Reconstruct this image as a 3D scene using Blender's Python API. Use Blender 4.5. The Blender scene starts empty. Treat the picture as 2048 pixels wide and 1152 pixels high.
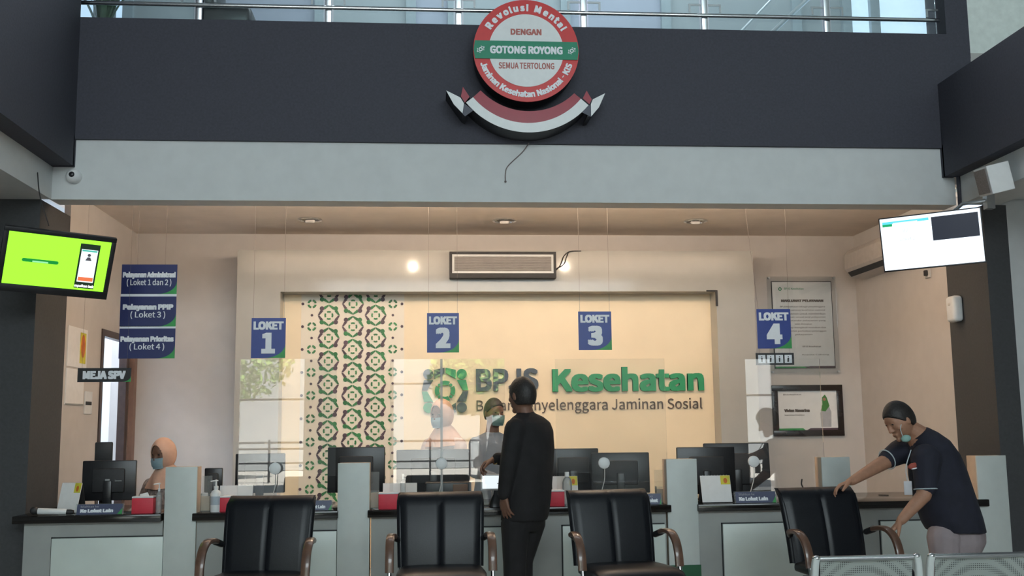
import bpy, bmesh, math, random
from mathutils import Vector, Matrix
random.seed(7)
PI = math.pi
SC = bpy.context.scene
COL = SC.collection
V = Vector

# ------------------------------------------------------------------ camera
YAW, PIT, ROL, FOC, EYE = .08096, .13199, -.01128, 2063.5, 1.35
fwd = V((math.sin(YAW)*math.cos(PIT), math.cos(YAW)*math.cos(PIT), math.sin(PIT)))
rt = V((math.cos(YAW), -math.sin(YAW), 0)); up = rt.cross(fwd)
r_ = rt*math.cos(ROL) + up*math.sin(ROL)
u_ = -rt*math.sin(ROL) + up*math.cos(ROL)
cam_d = bpy.data.cameras.new('camera'); cam = bpy.data.objects.new('camera', cam_d); COL.objects.link(cam)
cam_d.sensor_width = 36; cam_d.lens = FOC/2048*36; cam_d.clip_start = .05; cam_d.clip_end = 300
cam.matrix_world = Matrix(((r_.x, u_.x, -fwd.x, 0), (r_.y, u_.y, -fwd.y, 0), (r_.z, u_.z, -fwd.z, EYE), (0, 0, 0, 1)))
SC.camera = cam

def at(x, y, Y=None, X=None, Z=None):
    """the point of the room seen at a pixel of the photograph, on the plane Y=, X= or Z="""
    d = fwd + r_*((x-1024)/FOC) + u_*((576-y)/FOC)
    t = Y/d.y if Y is not None else (X/d.x if X is not None else (Z-EYE)/d.z)
    return V((0, 0, EYE)) + d*t

# ------------------------------------------------------------------ view, world, sun, daylight
SC.view_settings.view_transform = 'Standard'; SC.view_settings.look = 'None'
SC.view_settings.exposure = 0.22; SC.view_settings.gamma = 1; SC.view_settings.use_curve_mapping = False
W = bpy.data.worlds.new('world'); SC.world = W; W.use_nodes = True
bg = W.node_tree.nodes['Background']; bg.inputs[0].default_value = (.62, .78, 1, 1); bg.inputs[1].default_value = 1.6

def area(name, loc, rot, sx, sy, power, col):
    l = bpy.data.lights.new(name, 'AREA'); l.shape = 'RECTANGLE'; l.size = sx; l.size_y = sy
    l.energy = power; l.color = col
    o = bpy.data.objects.new(name, l); o.location = loc; o.rotation_euler = rot; COL.objects.link(o); return o

sl = bpy.data.lights.new('sun', 'SUN'); sl.energy = 38; sl.angle = .02; sl.color = (1, .96, .88)
so = bpy.data.objects.new('sun', sl); so.rotation_euler = (math.radians(-26), math.radians(14), 0); COL.objects.link(so)
# added area light for hall daylight; no high windows are built behind the viewer
area('hall_daylight_fill', (1.2, -5.6, 5.1), (math.radians(80), 0, 0), 9, 2.6, 620, (.82, .95, 1))
# added warm fill lights, not fittings: hidden behind the beam and aimed upward
for i, x in enumerate((-1.2, .8, 2.8)):
    area('alcove_fill_light', (x, 8.16, 3.11), (math.radians(172), 0, 0), 1.9, .10, 30, (1, .83, .68))
area('upper_floor_light', (1, 8.9, 7.2), (0, 0, 0), 5, 1.2, 115, (.85, .92, 1))
area('side_corridor_light', (-4.2, 9.9, 3.1), (0, 0, 0), 1.2, 1.2, 130, (.72, .84, 1))

# ------------------------------------------------------------------ materials
MATS = {}
def mat(name, col, rough=.6, metal=0., var=.06, scale=18, bump=0., spec=.5, coat=0., emit=None, es=0.):
    if name in MATS: return MATS[name]
    m = bpy.data.materials.new(name); m.use_nodes = True; nt = m.node_tree
    b = nt.nodes['Principled BSDF']
    b.inputs['Roughness'].default_value = rough; b.inputs['Metallic'].default_value = metal
    b.inputs['Specular IOR Level'].default_value = spec; b.inputs['Coat Weight'].default_value = coat
    tc = nt.nodes.new('ShaderNodeTexCoord'); nz = nt.nodes.new('ShaderNodeTexNoise'); nz.inputs['Scale'].default_value = scale
    nz.inputs['Detail'].default_value = 4
    nt.links.new(tc.outputs['Object'], nz.inputs['Vector'])
    rp = nt.nodes.new('ShaderNodeValToRGB')
    c = col
    rp.color_ramp.elements[0].position = .3; rp.color_ramp.elements[1].position = .7
    rp.color_ramp.elements[0].color = tuple(max(0, v*(1-var)) for v in c)+(1,)
    rp.color_ramp.elements[1].color = tuple(min(1, v*(1+var)) for v in c)+(1,)
    nt.links.new(nz.outputs['Fac'], rp.inputs['Fac']); nt.links.new(rp.outputs['Color'], b.inputs['Base Color'])
    if bump:
        bp = nt.nodes.new('ShaderNodeBump'); bp.inputs['Strength'].default_value = bump; bp.inputs['Distance'].default_value = .004
        nt.links.new(nz.outputs['Fac'], bp.inputs['Height']); nt.links.new(bp.outputs['Normal'], b.inputs['Normal'])
    if emit:
        b.inputs['Emission Color'].default_value = tuple(emit)+(1,); b.inputs['Emission Strength'].default_value = es
    MATS[name] = m; return m

def glass(name, tint=(1, 1, 1), ior=1.5, rough=0.0, haze=0.0):
    m = bpy.data.materials.new(name); m.use_nodes = True; nt = m.node_tree
    for n in list(nt.nodes): nt.nodes.remove(n)
    out = nt.nodes.new('ShaderNodeOutputMaterial'); mx = nt.nodes.new('ShaderNodeMixShader')
    tr = nt.nodes.new('ShaderNodeBsdfTransparent'); gl = nt.nodes.new('ShaderNodeBsdfGlossy'); fr = nt.nodes.new('ShaderNodeFresnel')
    tr.inputs[0].default_value = tuple(tint)+(1,); gl.inputs['Roughness'].default_value = rough; fr.inputs[0].default_value = ior
    nt.links.new(fr.outputs[0], mx.inputs[0]); nt.links.new(tr.outputs[0], mx.inputs[1]); nt.links.new(gl.outputs[0], mx.inputs[2])
    if haze:
        df = nt.nodes.new('ShaderNodeBsdfDiffuse'); df.inputs[0].default_value = (.8, .8, .8, 1); m2 = nt.nodes.new('ShaderNodeMixShader'); m2.inputs[0].default_value = haze
        nt.links.new(mx.outputs[0], m2.inputs[1]); nt.links.new(df.outputs[0], m2.inputs[2]); nt.links.new(m2.outputs[0], out.inputs[0])
    else: nt.links.new(mx.outputs[0], out.inputs[0])
    MATS[name] = m; return m

def emat(name, col, s):
    m = bpy.data.materials.new(name); m.use_nodes = True; nt = m.node_tree
    b = nt.nodes['Principled BSDF']; b.inputs['Base Color'].default_value = (.02, .02, .02, 1); b.inputs['Roughness'].default_value = .2
    b.inputs['Emission Color'].default_value = tuple(col)+(1,); b.inputs['Emission Strength'].default_value = s
    MATS[name] = m; return m

DARK = mat('dark_grey_blue_paint', (.047, .048, .064), .75, bump=.25, scale=60, var=.12)
DARKP = mat('dark_grey_pillar_paint', (.050, .052, .055), .7, bump=.2, scale=50, var=.1)
WHITE = mat('white_wall_paint', (.60, .62, .62), .75, scale=9, var=.03, bump=.05)
CREAM = mat('cream_wall_paint', (.54, .50, .47), .7, scale=7, var=.03, bump=.05)
CEIL = mat('alcove_ceiling_paint', (.74, .64, .55), .8, scale=5, var=.04)
FRAMEP = mat('pale_grey_laminate', (.40, .39, .36), .5, scale=6, var=.03, spec=.3, coat=.5)
FRAMEP.node_tree.nodes['Principled BSDF'].inputs['Coat Roughness'].default_value = .10
PANELC = mat('warm_cream_panel', (.88, .72, .50), .45, scale=3, var=.03)
PANELL = mat('pale_cream_film', (.84, .75, .62), .45, scale=3, var=.02)
HALLC = mat('hall_ceiling_paint', (.45, .46, .46), .8)
TILE = mat('pale_floor_tile', (.45, .44, .42), .25, scale=4, var=.05)
GRAN = mat('black_brown_granite', (.010, .008, .007), .14, scale=120, var=.25, spec=.5)
BODY = mat('grey_counter_laminate', (.33, .345, .33), .5, var=.05, scale=6)
INSET = mat('frosted_white_panel', (.60, .66, .62), .35, var=.04, scale=5)
POST = mat('pale_grey_green_laminate', (.52, .56, .54), .45, var=.04, scale=8)
POSTS = mat('beige_divider_side', (.52, .40, .30), .5)
BLACK = mat('black_plastic', (.012, .012, .014), .35, var=.2)
BLACKM = mat('matt_black', (.02, .02, .022), .6, var=.2)
LEATH = mat('black_leather', (.006, .007, .010), .38, bump=.08, scale=140, var=.25, spec=.32)
WOODC = mat('copper_brown_wood', (.12, .062, .040), .3, var=.2, scale=25, coat=.4)
CHROME = mat('chrome_steel', (.72, .74, .75), .18, metal=1, var=.03)
STEEL = mat('brushed_steel', (.55, .58, .6), .3, metal=1, var=.05)
WPL = mat('white_plastic', (.72, .73, .73), .4, var=.03)
WPL2 = mat('off_white_plastic', (.55, .52, .49), .5, var=.04)
PAPER = mat('white_paper', (.78, .77, .76), .7, var=.03)
YEL = mat('yellow_print', (.62, .55, .05), .6, var=.15); ORG = mat('orange_print', (.55, .14, .02), .6, var=.2)
RED = mat('red_card', (.62, .035, .06), .55, var=.05)
BLUE = mat('navy_blue_sign', (.022, .050, .26), .4, var=.05)
BLUED = mat('deep_navy_sign', (.012, .020, .11), .4, var=.05)
GRN = mat('sign_green', (.03, .30, .07), .45, var=.1)
LETW = mat('sign_white', (.80, .82, .86), .5, var=.02)
LGRN = mat('letter_green', (.02, .27, .11), .45, var=.06); LDRK = mat('letter_slate', (.055, .075, .10), .45, var=.06)
LBRN = mat('letter_brown', (.10, .07, .055), .5, var=.06)
PGRN = mat('motif_green', (.025, .17, .045), .5, var=.35, scale=9); PDRK = mat('motif_plum', (.075, .040, .055), .5, var=.3, scale=9)
SRED = mat('badge_red', (.60, .035, .035), .4, var=.05); SWHT = mat('badge_white', (.74, .76, .76), .4, var=.03)
SGRN = mat('badge_green', (.0, .22, .115), .4, var=.05); SDKR = mat('badge_text_red', (.42, .12, .10), .5)
MAROON = mat('ribbon_maroon', (.30, .012, .03), .3, var=.05)
SIDE = mat('black_sign_side', (.012, .012, .016), .6)
SKIN = mat('tan_skin', (.36, .185, .115), .55, var=.08, scale=30)
SKIND = mat('brown_skin', (.17, .082, .052), .55, var=.1, scale=30)
HAIR = mat('black_hair', (.013, .010, .009), .55, var=.4, scale=90, bump=.6)
JACK = mat('black_cloth', (.008, .007, .008), .85, var=.3, scale=14, bump=.3)
NAVY = mat('dark_navy_cotton', (.013, .014, .026), .85, var=.25, scale=12, bump=.3)
TROU = mat('pinkish_grey_cotton', (.30, .25, .26), .85, var=.1, scale=12, bump=.3)
PEACH = mat('peach_scarf_cloth', (.54, .34, .255), .8, var=.1, scale=10, bump=.3)
BATIK = mat('grey_brown_patterned_cloth', (.26, .21, .19), .85, var=.55, scale=38)
PJACK = mat('pale_peach_jacket', (.52, .40, .36), .8, var=.12, scale=10)
GSHIRT = mat('grey_blue_shirt', (.16, .19, .23), .8, var=.12, scale=10)
MASKB = mat('light_blue_mask', (.42, .60, .68), .8, var=.04, scale=60); MASKG = mat('mint_green_mask', (.25, .42, .38), .8, var=.05)
PIPE = mat('pale_piping', (.45, .52, .55), .7)
ACRY = glass('clear_acrylic_screen', (.985, .99, .985), 1.55, haze=.012)
ACRS = glass('clear_acrylic_holder', (.93, .95, .94), 1.5, haze=.10)
GLZ = glass('balcony_glass', (.88, .95, .95), 1.5, haze=.03)
BOTT = glass('clear_bottle', (.86, .87, .86), 1.45, haze=.25)
GREENL = mat('green_leaf', (.20, .36, .06), .6, var=.4, scale=6); GREEND = mat('dark_green_leaf', (.02, .07, .02), .5, var=.4, scale=6)
BARK = mat('bark', (.10, .07, .05), .9, var=.3)
CONC = mat('sunlit_concrete', (.62, .60, .56), .9, var=.05, scale=1)
WINE = mat('dark_wood_frame', (.05, .028, .022), .4, var=.2)
TEAL = mat('teal_grey_glazed_panel', (.36, .39, .41), .35, var=.08, scale=1.2)
TEALB = mat('blue_grey_glazed_panel', (.38, .40, .48), .35, var=.08, scale=1.2)

# ------------------------------------------------------------------ mesh helpers
def mesh_from(bm, name, m, shift=None, smooth=True, ang=40):
    if shift is not None: bmesh.ops.translate(bm, verts=bm.verts, vec=-V(shift))
    bmesh.ops.recalc_face_normals(bm, faces=bm.faces)
    me = bpy.data.meshes.new(name); bm.to_mesh(me); bm.free()
    for x in (m if isinstance(m, (list, tuple)) else [m]): me.materials.append(x)
    if smooth:
        me.polygons.foreach_set('use_smooth', [True]*len(me.polygons))
        me.set_sharp_from_angle(angle=math.radians(ang))
    return me

def obj(name, bm, m, parent=None, shift=None, smooth=True, ang=40):
    me = bm if isinstance(bm, bpy.types.Mesh) else mesh_from(bm, name, m, shift, smooth, ang)
    o = bpy.data.objects.new(name, me); COL.objects.link(o)
    if parent: o.parent = parent
    elif shift is not None: o.location = shift
    return o

def tag(o, label, cat, group=None):
    o['label'] = label; o['category'] = cat
    if group: o['group'] = group
    return o

def thing(name, label, cat, loc=(0, 0, 0), rot=(0, 0, 0), group=None):
    o = bpy.data.objects.new(name, None); COL.objects.link(o); o.empty_display_size = .1
    o.location = loc; o.rotation_euler = rot; tag(o, label, cat, group); return o

def dup(root, loc=None, rot=None, label=None):
    c = root.copy(); COL.objects.link(c)
    if loc is not None: c.location = loc
    if rot is not None: c.rotation_euler = rot
    if label: c['label'] = label
    def kids(a, b):
        for ch in list(a.children):
            k = ch.copy(); COL.objects.link(k); k.parent = b; kids(ch, k)
    kids(root, c); return c

def box(bm, x0, x1, y0, y1, z0, z1, bev=0.0, seg=2):
    r = bmesh.ops.create_cube(bm, size=1); vs = r['verts']
    for v in vs:
        v.co = V((x0 + (v.co.x+.5)*(x1-x0), y0 + (v.co.y+.5)*(y1-y0), z0 + (v.co.z+.5)*(z1-z0)))
    if bev:
        es = list({e for v in vs for e in v.link_edges})
        bmesh.ops.bevel(bm, geom=es, offset=bev, segments=seg, affect='EDGES', profile=.5)
    return bm

def B(x0, x1, y0, y1, z0, z1, bev=0.0, seg=2): return box(bmesh.new(), x0, x1, y0, y1, z0, z1, bev, seg)

def struct(name, bm, m, parent=None, smooth=False):
    o = obj(name, bm, m, parent, smooth=smooth)
    o['kind'] = 'structure'; return o

def ring(bm, c, u, v, n=16, p=1.0):
    out = []
    for i in range(n):
        a = 2*PI*i/n; ca, sa = math.cos(a), math.sin(a)
        if p != 1: ca = math.copysign(abs(ca)**p, ca); sa = math.copysign(abs(sa)**p, sa)
        out.append(bm.verts.new(V(c) + V(u)*ca + V(v)*sa))
    return out

def skin_rings(bm, rings, cap=True):
    n = len(rings[0])
    for a, b in zip(rings, rings[1:]):
        for i in range(n): bm.faces.new((a[i], a[(i+1) % n], b[(i+1) % n], b[i]))
    if cap: bm.faces.new(rings[0][::-1]); bm.faces.new(rings[-1])

def loft(bm, secs, n=20, p=1.0):
    skin_rings(bm, [ring(bm, c, u, v, n, p) for c, u, v in secs]); return bm

def perp(d):
    d = V(d).normalized(); a = V((0, 0, 1)) if abs(d.z) < .9 else V((1, 0, 0))
    u = d.cross(a).normalized(); return u, d.cross(u).normalized()

def capsule(bm, p0, p1, r0, r1, n=12):
    p0, p1 = V(p0), V(p1); d = (p1-p0); L = d.length
    if L < 1e-6: d = V((0, 0, 1))
    d = d.normalized(); u, v = perp(d); rs = []
    for a in (-80, -55, -28, 0): rs.append((p0 + d*r0*math.sin(math.radians(a)), r0*math.cos(math.radians(a))))
    for a in (0, 28, 55, 80): rs.append((p1 + d*r1*math.sin(math.radians(a)), r1*math.cos(math.radians(a))))
    skin_rings(bm, [ring(bm, c, u*r, v*r, n) for c, r in rs]); return bm

def chain(bm, pts, rad):
    for i in range(len(pts)-1): capsule(bm, pts[i], pts[i+1], rad[i], rad[i+1])
    return bm

def ellip(bm, c, u, v, w, n=20, m=12):
    rs = []
    for j in range(1, m):
        a = PI*j/m - PI/2; rs.append(ring(bm, V(c)+V(w)*math.sin(a), V(u)*math.cos(a), V(v)*math.cos(a), n))
    skin_rings(bm, rs); return bm

def tube(bm, pts, r, n=8, flat=None):
    """swept tube through a polyline; flat=(a,b) gives an elliptical section of half sizes a (sideways) and b"""
    pts = [V(p) for p in pts]; rs = []; pu = None
    for i, p in enumerate(pts):
        d = (pts[min(i+1, len(pts)-1)] - pts[max(i-1, 0)]).normalized()
        if pu is None: u, v = perp(d)
        else:
            u = (pu - d*pu.dot(d)).normalized(); v = d.cross(u)
        pu = u
        rr = r[i] if isinstance(r, (list, tuple)) else r
        rs.append(ring(bm, p, u*rr, v*rr, n))
    skin_rings(bm, rs); return bm

def tube_bm(p, r): b = bmesh.new(); tube(b, p, r); return b

def strap(bm, pts, side, a, b, n=12):
    """swept flat section: half width a along `side`, half thickness b"""
    pts = [V(p) for p in pts]; side = V(side).normalized(); rs = []
    for i, p in enumerate(pts):
        d = (pts[min(i+1, len(pts)-1)] - pts[max(i-1, 0)]).normalized(); w = d.cross(side).normalized()
        rs.append(ring(bm, p, side*a, w*b, n, .6))
    skin_rings(bm, rs); return bm

def bez(p, n=10):
    """Catmull-Rom through points"""
    p = [V(q) for q in p]; out = []
    q = [p[0]*2-p[1]] + p + [p[-1]*2-p[-2]]
    for i in range(1, len(q)-2):
        for k in range(n):
            t = k/n; a, b, c, d = q[i-1], q[i], q[i+1], q[i+2]
            out.append(.5*((2*b) + (c-a)*t + (2*a-5*b+4*c-d)*t*t + (3*b-a-3*c+d)*t**3))
    out.append(p[-1]); return out

def lathe(bm, prof, c=(0, 0, 0), n=24):
    skin_rings(bm, [ring(bm, V(c)+V((0, 0, z)), V((r, 0, 0)), V((0, r, 0)), n) for r, z in prof]); return bm

def poly(bm, pts, y0, y1):
    """outline in the XZ plane (pairs x,z) given a thickness from y0 (front, towards viewer) to y1"""
    a = [bm.verts.new((x, y0, z)) for x, z in pts]; b = [bm.verts.new((x, y1, z)) for x, z in pts]
    n = len(pts); bm.faces.new(a); bm.faces.new(b[::-1])
    for i in range(n): bm.faces.new((a[i], b[i], b[(i+1) % n], a[(i+1) % n]))
    return bm

def disc(bm, cx, cz, r, y0, y1, n=20):
    return poly(bm, [(cx+r*math.cos(2*PI*i/n), cz+r*math.sin(2*PI*i/n)) for i in range(n)], y0, y1)

def arcband(bm, cx, cz, ri, ro, a0, a1, y0, y1, n=10):
    ps = [(cx+ro*math.cos(a0+(a1-a0)*i/n), cz+ro*math.sin(a0+(a1-a0)*i/n)) for i in range(n+1)]
    ps += [(cx+ri*math.cos(a1-(a1-a0)*i/n), cz+ri*math.sin(a1-(a1-a0)*i/n)) for i in range(n+1)]
    return poly(bm, ps, y0, y1)

import os
try: FNT = bpy.data.fonts.load(os.path.join(bpy.utils.resource_path('LOCAL'), 'datafiles', 'fonts', 'Noto Sans CJK Regular.woff2'))
except Exception: FNT = None
def text_bm(s, w=None, h=None, bold=0.0, depth=.003, bend=None):
    """lettering standing in the XZ plane facing -Y, centred; scaled to width w / height h (cap box)"""
    c = bpy.data.curves.new('t', 'FONT'); c.body = s; c.size = 1
    if FNT: c.font = FNT
    c.extrude = .5; c.align_x = 'CENTER'; c.resolution_u = 3
    o = bpy.data.objects.new('t', c); COL.objects.link(o)
    dg = bpy.context.evaluated_depsgraph_get(); me = bpy.data.meshes.new_from_object(o.evaluated_get(dg))
    bm = bmesh.new(); bm.from_mesh(me); bpy.data.objects.remove(o); bpy.data.curves.remove(c); bpy.data.meshes.remove(me)
    if bold:
        me = bpy.data.meshes.new('t'); bm.to_mesh(me)
        for k, (dx, dz) in enumerate(((1, 1), (-1, 1), (-1, -1), (1, -1), (1, 0), (-1, 0), (0, 1), (0, -1))):
            g = bmesh.new(); g.from_mesh(me)
            bmesh.ops.translate(g, verts=g.verts, vec=(bold*dx, bold*dz*.8, -.00009/depth*(k+1)))
            m2 = bpy.data.meshes.new('t2'); g.to_mesh(m2); g.free(); bm.from_mesh(m2); bpy.data.meshes.remove(m2)
        bpy.data.meshes.remove(me)
    xs = [v.co.x for v in bm.verts]; ys = [v.co.y for v in bm.verts]
    cx, cy = (min(xs)+max(xs))/2, (min(ys)+max(ys))/2; sw, sh = max(xs)-min(xs), max(ys)-min(ys)
    kx = w/sw if w else None; ky = h/sh if h else None
    kx = kx or ky; ky = ky or kx
    for v in bm.verts: v.co = V(((v.co.x-cx)*kx, -v.co.z*depth, (v.co.y-cy)*ky))
    return bm

def text(name, s, m, parent, loc=(0, 0, 0), w=None, h=None, bold=.0, depth=.003):
    bm = text_bm(s, w, h, bold, depth); bmesh.ops.translate(bm, verts=bm.verts, vec=V(loc))
    return obj(name, bm, m, parent, smooth=False)

def text_in(bm, s, loc, w=None, h=None, bold=0., depth=.003, rot=None):
    t = text_bm(s, w, h, bold, depth)
    if rot is not None: bmesh.ops.rotate(t, verts=t.verts, cent=(0, 0, 0), matrix=Matrix.Rotation(rot, 3, 'Y'))
    bmesh.ops.translate(t, verts=t.verts, vec=V(loc))
    me = bpy.data.meshes.new('tmp'); t.to_mesh(me); t.free(); bm.from_mesh(me); bpy.data.meshes.remove(me)

def fused(name, bm, m, parent=None, shift=None, vox=.008, smooth=4):
    """union of closed shapes as one continuous surface"""
    if shift is not None: bmesh.ops.translate(bm, verts=bm.verts, vec=-V(shift))
    bmesh.ops.recalc_face_normals(bm, faces=bm.faces)
    me = bpy.data.meshes.new(name); bm.to_mesh(me); bm.free()
    o = bpy.data.objects.new(name, me); COL.objects.link(o)
    a = o.modifiers.new('r', 'REMESH'); a.mode = 'VOXEL'; a.voxel_size = vox
    b = o.modifiers.new('s', 'SMOOTH'); b.iterations = smooth; b.factor = .5
    dg = bpy.context.evaluated_depsgraph_get(); m2 = bpy.data.meshes.new_from_object(o.evaluated_get(dg))
    o.modifiers.clear(); o.data = m2; bpy.data.meshes.remove(me); m2.name = name
    m2.materials.clear(); m2.materials.append(m)
    m2.polygons.foreach_set('use_smooth', [True]*len(m2.polygons))
    if parent: o.parent = parent
    elif shift is not None: o.location = shift
    return o

# ------------------------------------------------------------------ the setting
XL, XR, YP, YF, YB = -2.905, 4.46, 7.85, 8.5, 10.4       # side faces, pillar front, pillar rear, back wall
ZB, ZC = 3.07, 3.285                                      # beam underside, alcove ceiling
struct('floor', B(-7, 10, -6.2, 12.5, -.12, 0), TILE)
struct('ceiling', B(-7, 10, -6.2, 12.5, 7.6, 7.8), HALLC)
struct('ceiling_alcove', B(XL-.3, XR+.3, 8.05, YB+.2, ZC, ZC+.1), CEIL)
struct('wall_back', B(XL-.2, XR+.2, YB, YB+.2, 0, ZC+.02), CREAM)
# left alcove wall with the doorway
dA, dB = at(201, 800, X=XL).y, at(250, 800, X=XL).y
dT = at(201, 668, X=XL).z
bm = bmesh.new(); box(bm, XL-.05, XL, YF, dA, 0, ZC); box(bm, XL-.05, XL, dB, YB, 0, ZC); box(bm, XL-.05, XL, dA, dB, dT, ZC)
struct('wall_left', bm, CREAM)
struct('wall_right', B(XR, XR+.15, YF, YB, 0, ZC), CREAM)
struct('wall_corridor_back', B(-6, XL-.05, YB+.5, YB+.6, 0, 3.3), WHITE)
struct('wall_corridor_side', B(-5.2, -5.05, YF, YB+.6, 0, 3.3), WHITE)
struct('ceiling_corridor', B(-5.2, XL-.05, YF, YB+.6, 3.3, 3.4), WHITE)
# door frame and open leaf
d = obj('door_1', (lambda b: (box(b, XL-.06, XL+.012, dA-.05, dA+.012, 0, dT+.05), box(b, XL-.06, XL+.012, dB-.03, dB+.05, 0, dT+.05),
     box(b, XL-.06, XL+.012, dA, dB, dT-.01, dT+.05), b)[-1])(bmesh.new()), WINE); d['kind'] = 'structure'
leaf = obj('door_leaf', B(XL-.95, XL-.07, dA+.0, dA+.04, .01, dT-.02, .004), mat('pale_door_paint', (.45, .5, .58), .4), d)
hd = bmesh.new(); capsule(hd, (XL-.78, dA+.07, 1.0), (XL-.90, dA+.07, 1.0), .009, .009); obj('door_handle', hd, CHROME, leaf)
# vertical trim of the back left corner
struct('trim_1', B(XL+.005, XL+.05, YB-.10, YB-.002, 0, 2.6), mat('brown_trim', (.22, .13, .10), .5))
# pillars
struct('wall_left_pillar', B(-6.9, XL, YP, YF, 0, ZB), DARKP)
struct('wall_right_pillar', B(XR, at(2041, 800, Y=YP).x, YP, YF, 0, ZB), DARKP)
struct('wall_right_side_bay', B(at(2041, 800, Y=YP).x, 9, YP+.05, YP+.2, 0, ZB+.2), WHITE)
# front beam: white below, dark parapet above
ZW = at(1016, 289, Y=YP).z; ZT = at(1024, 54, Y=YP).z
struct('wall_front_beam', B(-2.84, 4.24, YP, 8.05, ZB, ZW), WHITE)
struct('wall_front_parapet', B(-2.9, at(1936, 100, Y=YP).x, YP-.03, 8.05, ZW, ZT), DARK)
# side parapets run towards the viewer
xl, xr = at(147, 300, Y=YP-.05).x, at(1887, 310, Y=YP-.05).x
zl, zr = at(125, 331, Y=YP-.05).z, at(1905, 353, Y=YP-.05).z
struct('wall_left_parapet', B(-3.1, xl, -6, YP-.031, zl, 5.6), DARK)
struct('wall_left_parapet_end', B(-2.83, xl, YP-.05, YP+.0, zl, ZW+.02), DARK)
zrt = 4.065
struct('wall_right_parapet', B(xr, 4.45, -6, YP-.031, zr, zrt), DARK)
struct('wall_right_parapet_end', B(xr, at(1911, 350, Y=YP-.05).x, YP-.05, YP, zr, ZW+.02), DARK)
struct('wall_left_beam', B(-3.2, -2.83, -6, YP, ZB, zl), WHITE)
struct('wall_right_beam', B(4.26, 4.6, -6, YP, ZB, zr), WHITE)
struct('ceiling_left_aisle', B(-6.9, -3.2, -6, YP, ZB+.05, ZB+.2), WHITE)
struct('ceiling_right_aisle', B(4.6, 9, -6, YP, ZB+.05, ZB+.2), WHITE)
bm = bmesh.new(); tube(bm, [(at(1916, 350, Y=YP-.04).x, YP-.04, zr), (at(1916, 350, Y=YP-.04).x, YP-.04, ZB-.02)], .016)
tag(obj('drain_pipe', bm, DARK, smooth=True), 'thin dark vertical pipe at right end of white beam, below the dark corner', 'pipe')
# upper corner columns
struct('wall_right_column', B(at(1887, 20, Y=YP).x, at(1932, 20, Y=YP).x, YP-.02, YP+.3, ZT-.2, 7.6), DARK)
struct('wall_left_column', B(-3.6, at(134, 20, Y=YP).x, YP-.02, YP+.3, ZT-.2, 7.6), DARK)
struct('wall_right_upper', B(5.2, 5.35, -6, YP+.3, ZB+.2, 7.6), mat('pale_green_white_paint', (.72, .78, .74), .8))
struct('wall_right_upper_end', B(4.4, 5.2, YP+.28, YP+.4, ZB+.2, 7.6), MATS['pale_green_white_paint'])
struct('wall_left_upper', B(-5.0, -4.85, -6, YP+.3, ZB+.2, 7.6), DARK)
# outer hall walls and the entrance wall behind the viewer
struct('wall_left_outer', B(-7, -6.9, -6, YP+.1, 0, 7.6), WHITE)
struct('wall_right_outer', B(9, 9.1, -6, YP+.3, 0, 7.6), WHITE)
bm = bmesh.new(); prev = -7
for a, b_ in ((-3.9, -2.5), (-.78, 1.62), (5.2, 5.7), (6.6, 7.3)):
    box(bm, prev, a, -6.2, -6, 0, 2.8); prev = b_
box(bm, prev, 9.1, -6.2, -6, 0, 2.8); box(bm, -7, 9.1, -6.2, -6, 2.8, 7.6)
struct('wall_entrance', bm, WHITE)

def win(name, x0, x1, bars):
    b = bmesh.new(); 
    for q in (x0, x1-.05): box(b, q, q+.05, -6.14, -6.06, 0, 2.8)
    box(b, x0, x1, -6.14, -6.06, 2.75, 2.8)
    for z in bars: box(b, x0, x1, -6.12, -6.08, z, z+.04)
    o = obj(name, b, STEEL, smooth=False); o['kind'] = 'structure'
    return o
win('window_1', -3.9, -2.5, (.9, 1.9)); win('door_2', -.78, 1.62, (2.2,)); win('window_2', 5.2, 5.7, (.9,)); win('window_3', 6.6, 7.3, (.9, 1.9))
# street outside the entrance: it shows only as a reflection in the counter screens
struct('floor_street', B(-30, 30, -40, -6.2, -.14, -.02), CONC)
b = bmesh.new()
box(b, -12, 14, -19, -18.4, 0, 1.15)
box(b, -12, 14, -24, -23.5, 0, 7)
struct('wall_street', b, mat('street_wall_paint', (.42, .45, .47), .8))
b = bmesh.new()
for x in range(-6, 9): box(b, x, x+.05, -11.03, -10.97, 0, 1.05)
box(b, -6, 8.05, -11.03, -10.97, .95, 1.0); box(b, -6, 8.05, -11.03, -10.97, .45, .49)
tag(obj('street_fence', b, BLACKM, smooth=False), 'dark metal street fence outside entrance, reflected in the counter screen', 'fence')

def tree(x, y, z, r, n, label):
    t = thing('street_tree', label, 'tree', (x, y, 0))
    b = bmesh.new(); tube(b, [(0, 0, 0), (.05, 0, z*.5), (0, .1, z)], [.12, .09, .05]); obj('trunk', b, BARK, t)
    b = bmesh.new()
    for i in range(n):
        while True:
            p = V((random.uniform(-1, 1), random.uniform(-1, 1), random.uniform(-1, 1)))
            if .35 < p.length < 1: break
        p = V((p.x*r, p.y*r*.8, z+p.z*r*.75)); s = .09
        q = [V((random.uniform(-s, s), random.uniform(-s, s), random.uniform(-s, s))) for _ in range(4)]
        f = b.faces.new([b.verts.new(p+k) for k in (q[0], q[1], -q[0], -q[1])])
    obj('foliage', b, GREENL, t, smooth=False)
tree(1.35, -11.5, 2.6, 1.35, 4200, 'leafy green tree outside the entrance, reflected in the counter screen')
tree(-5.2, -13, 3.2, 1.6, 1600, 'second green tree outside the left window of the entrance wall')

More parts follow.
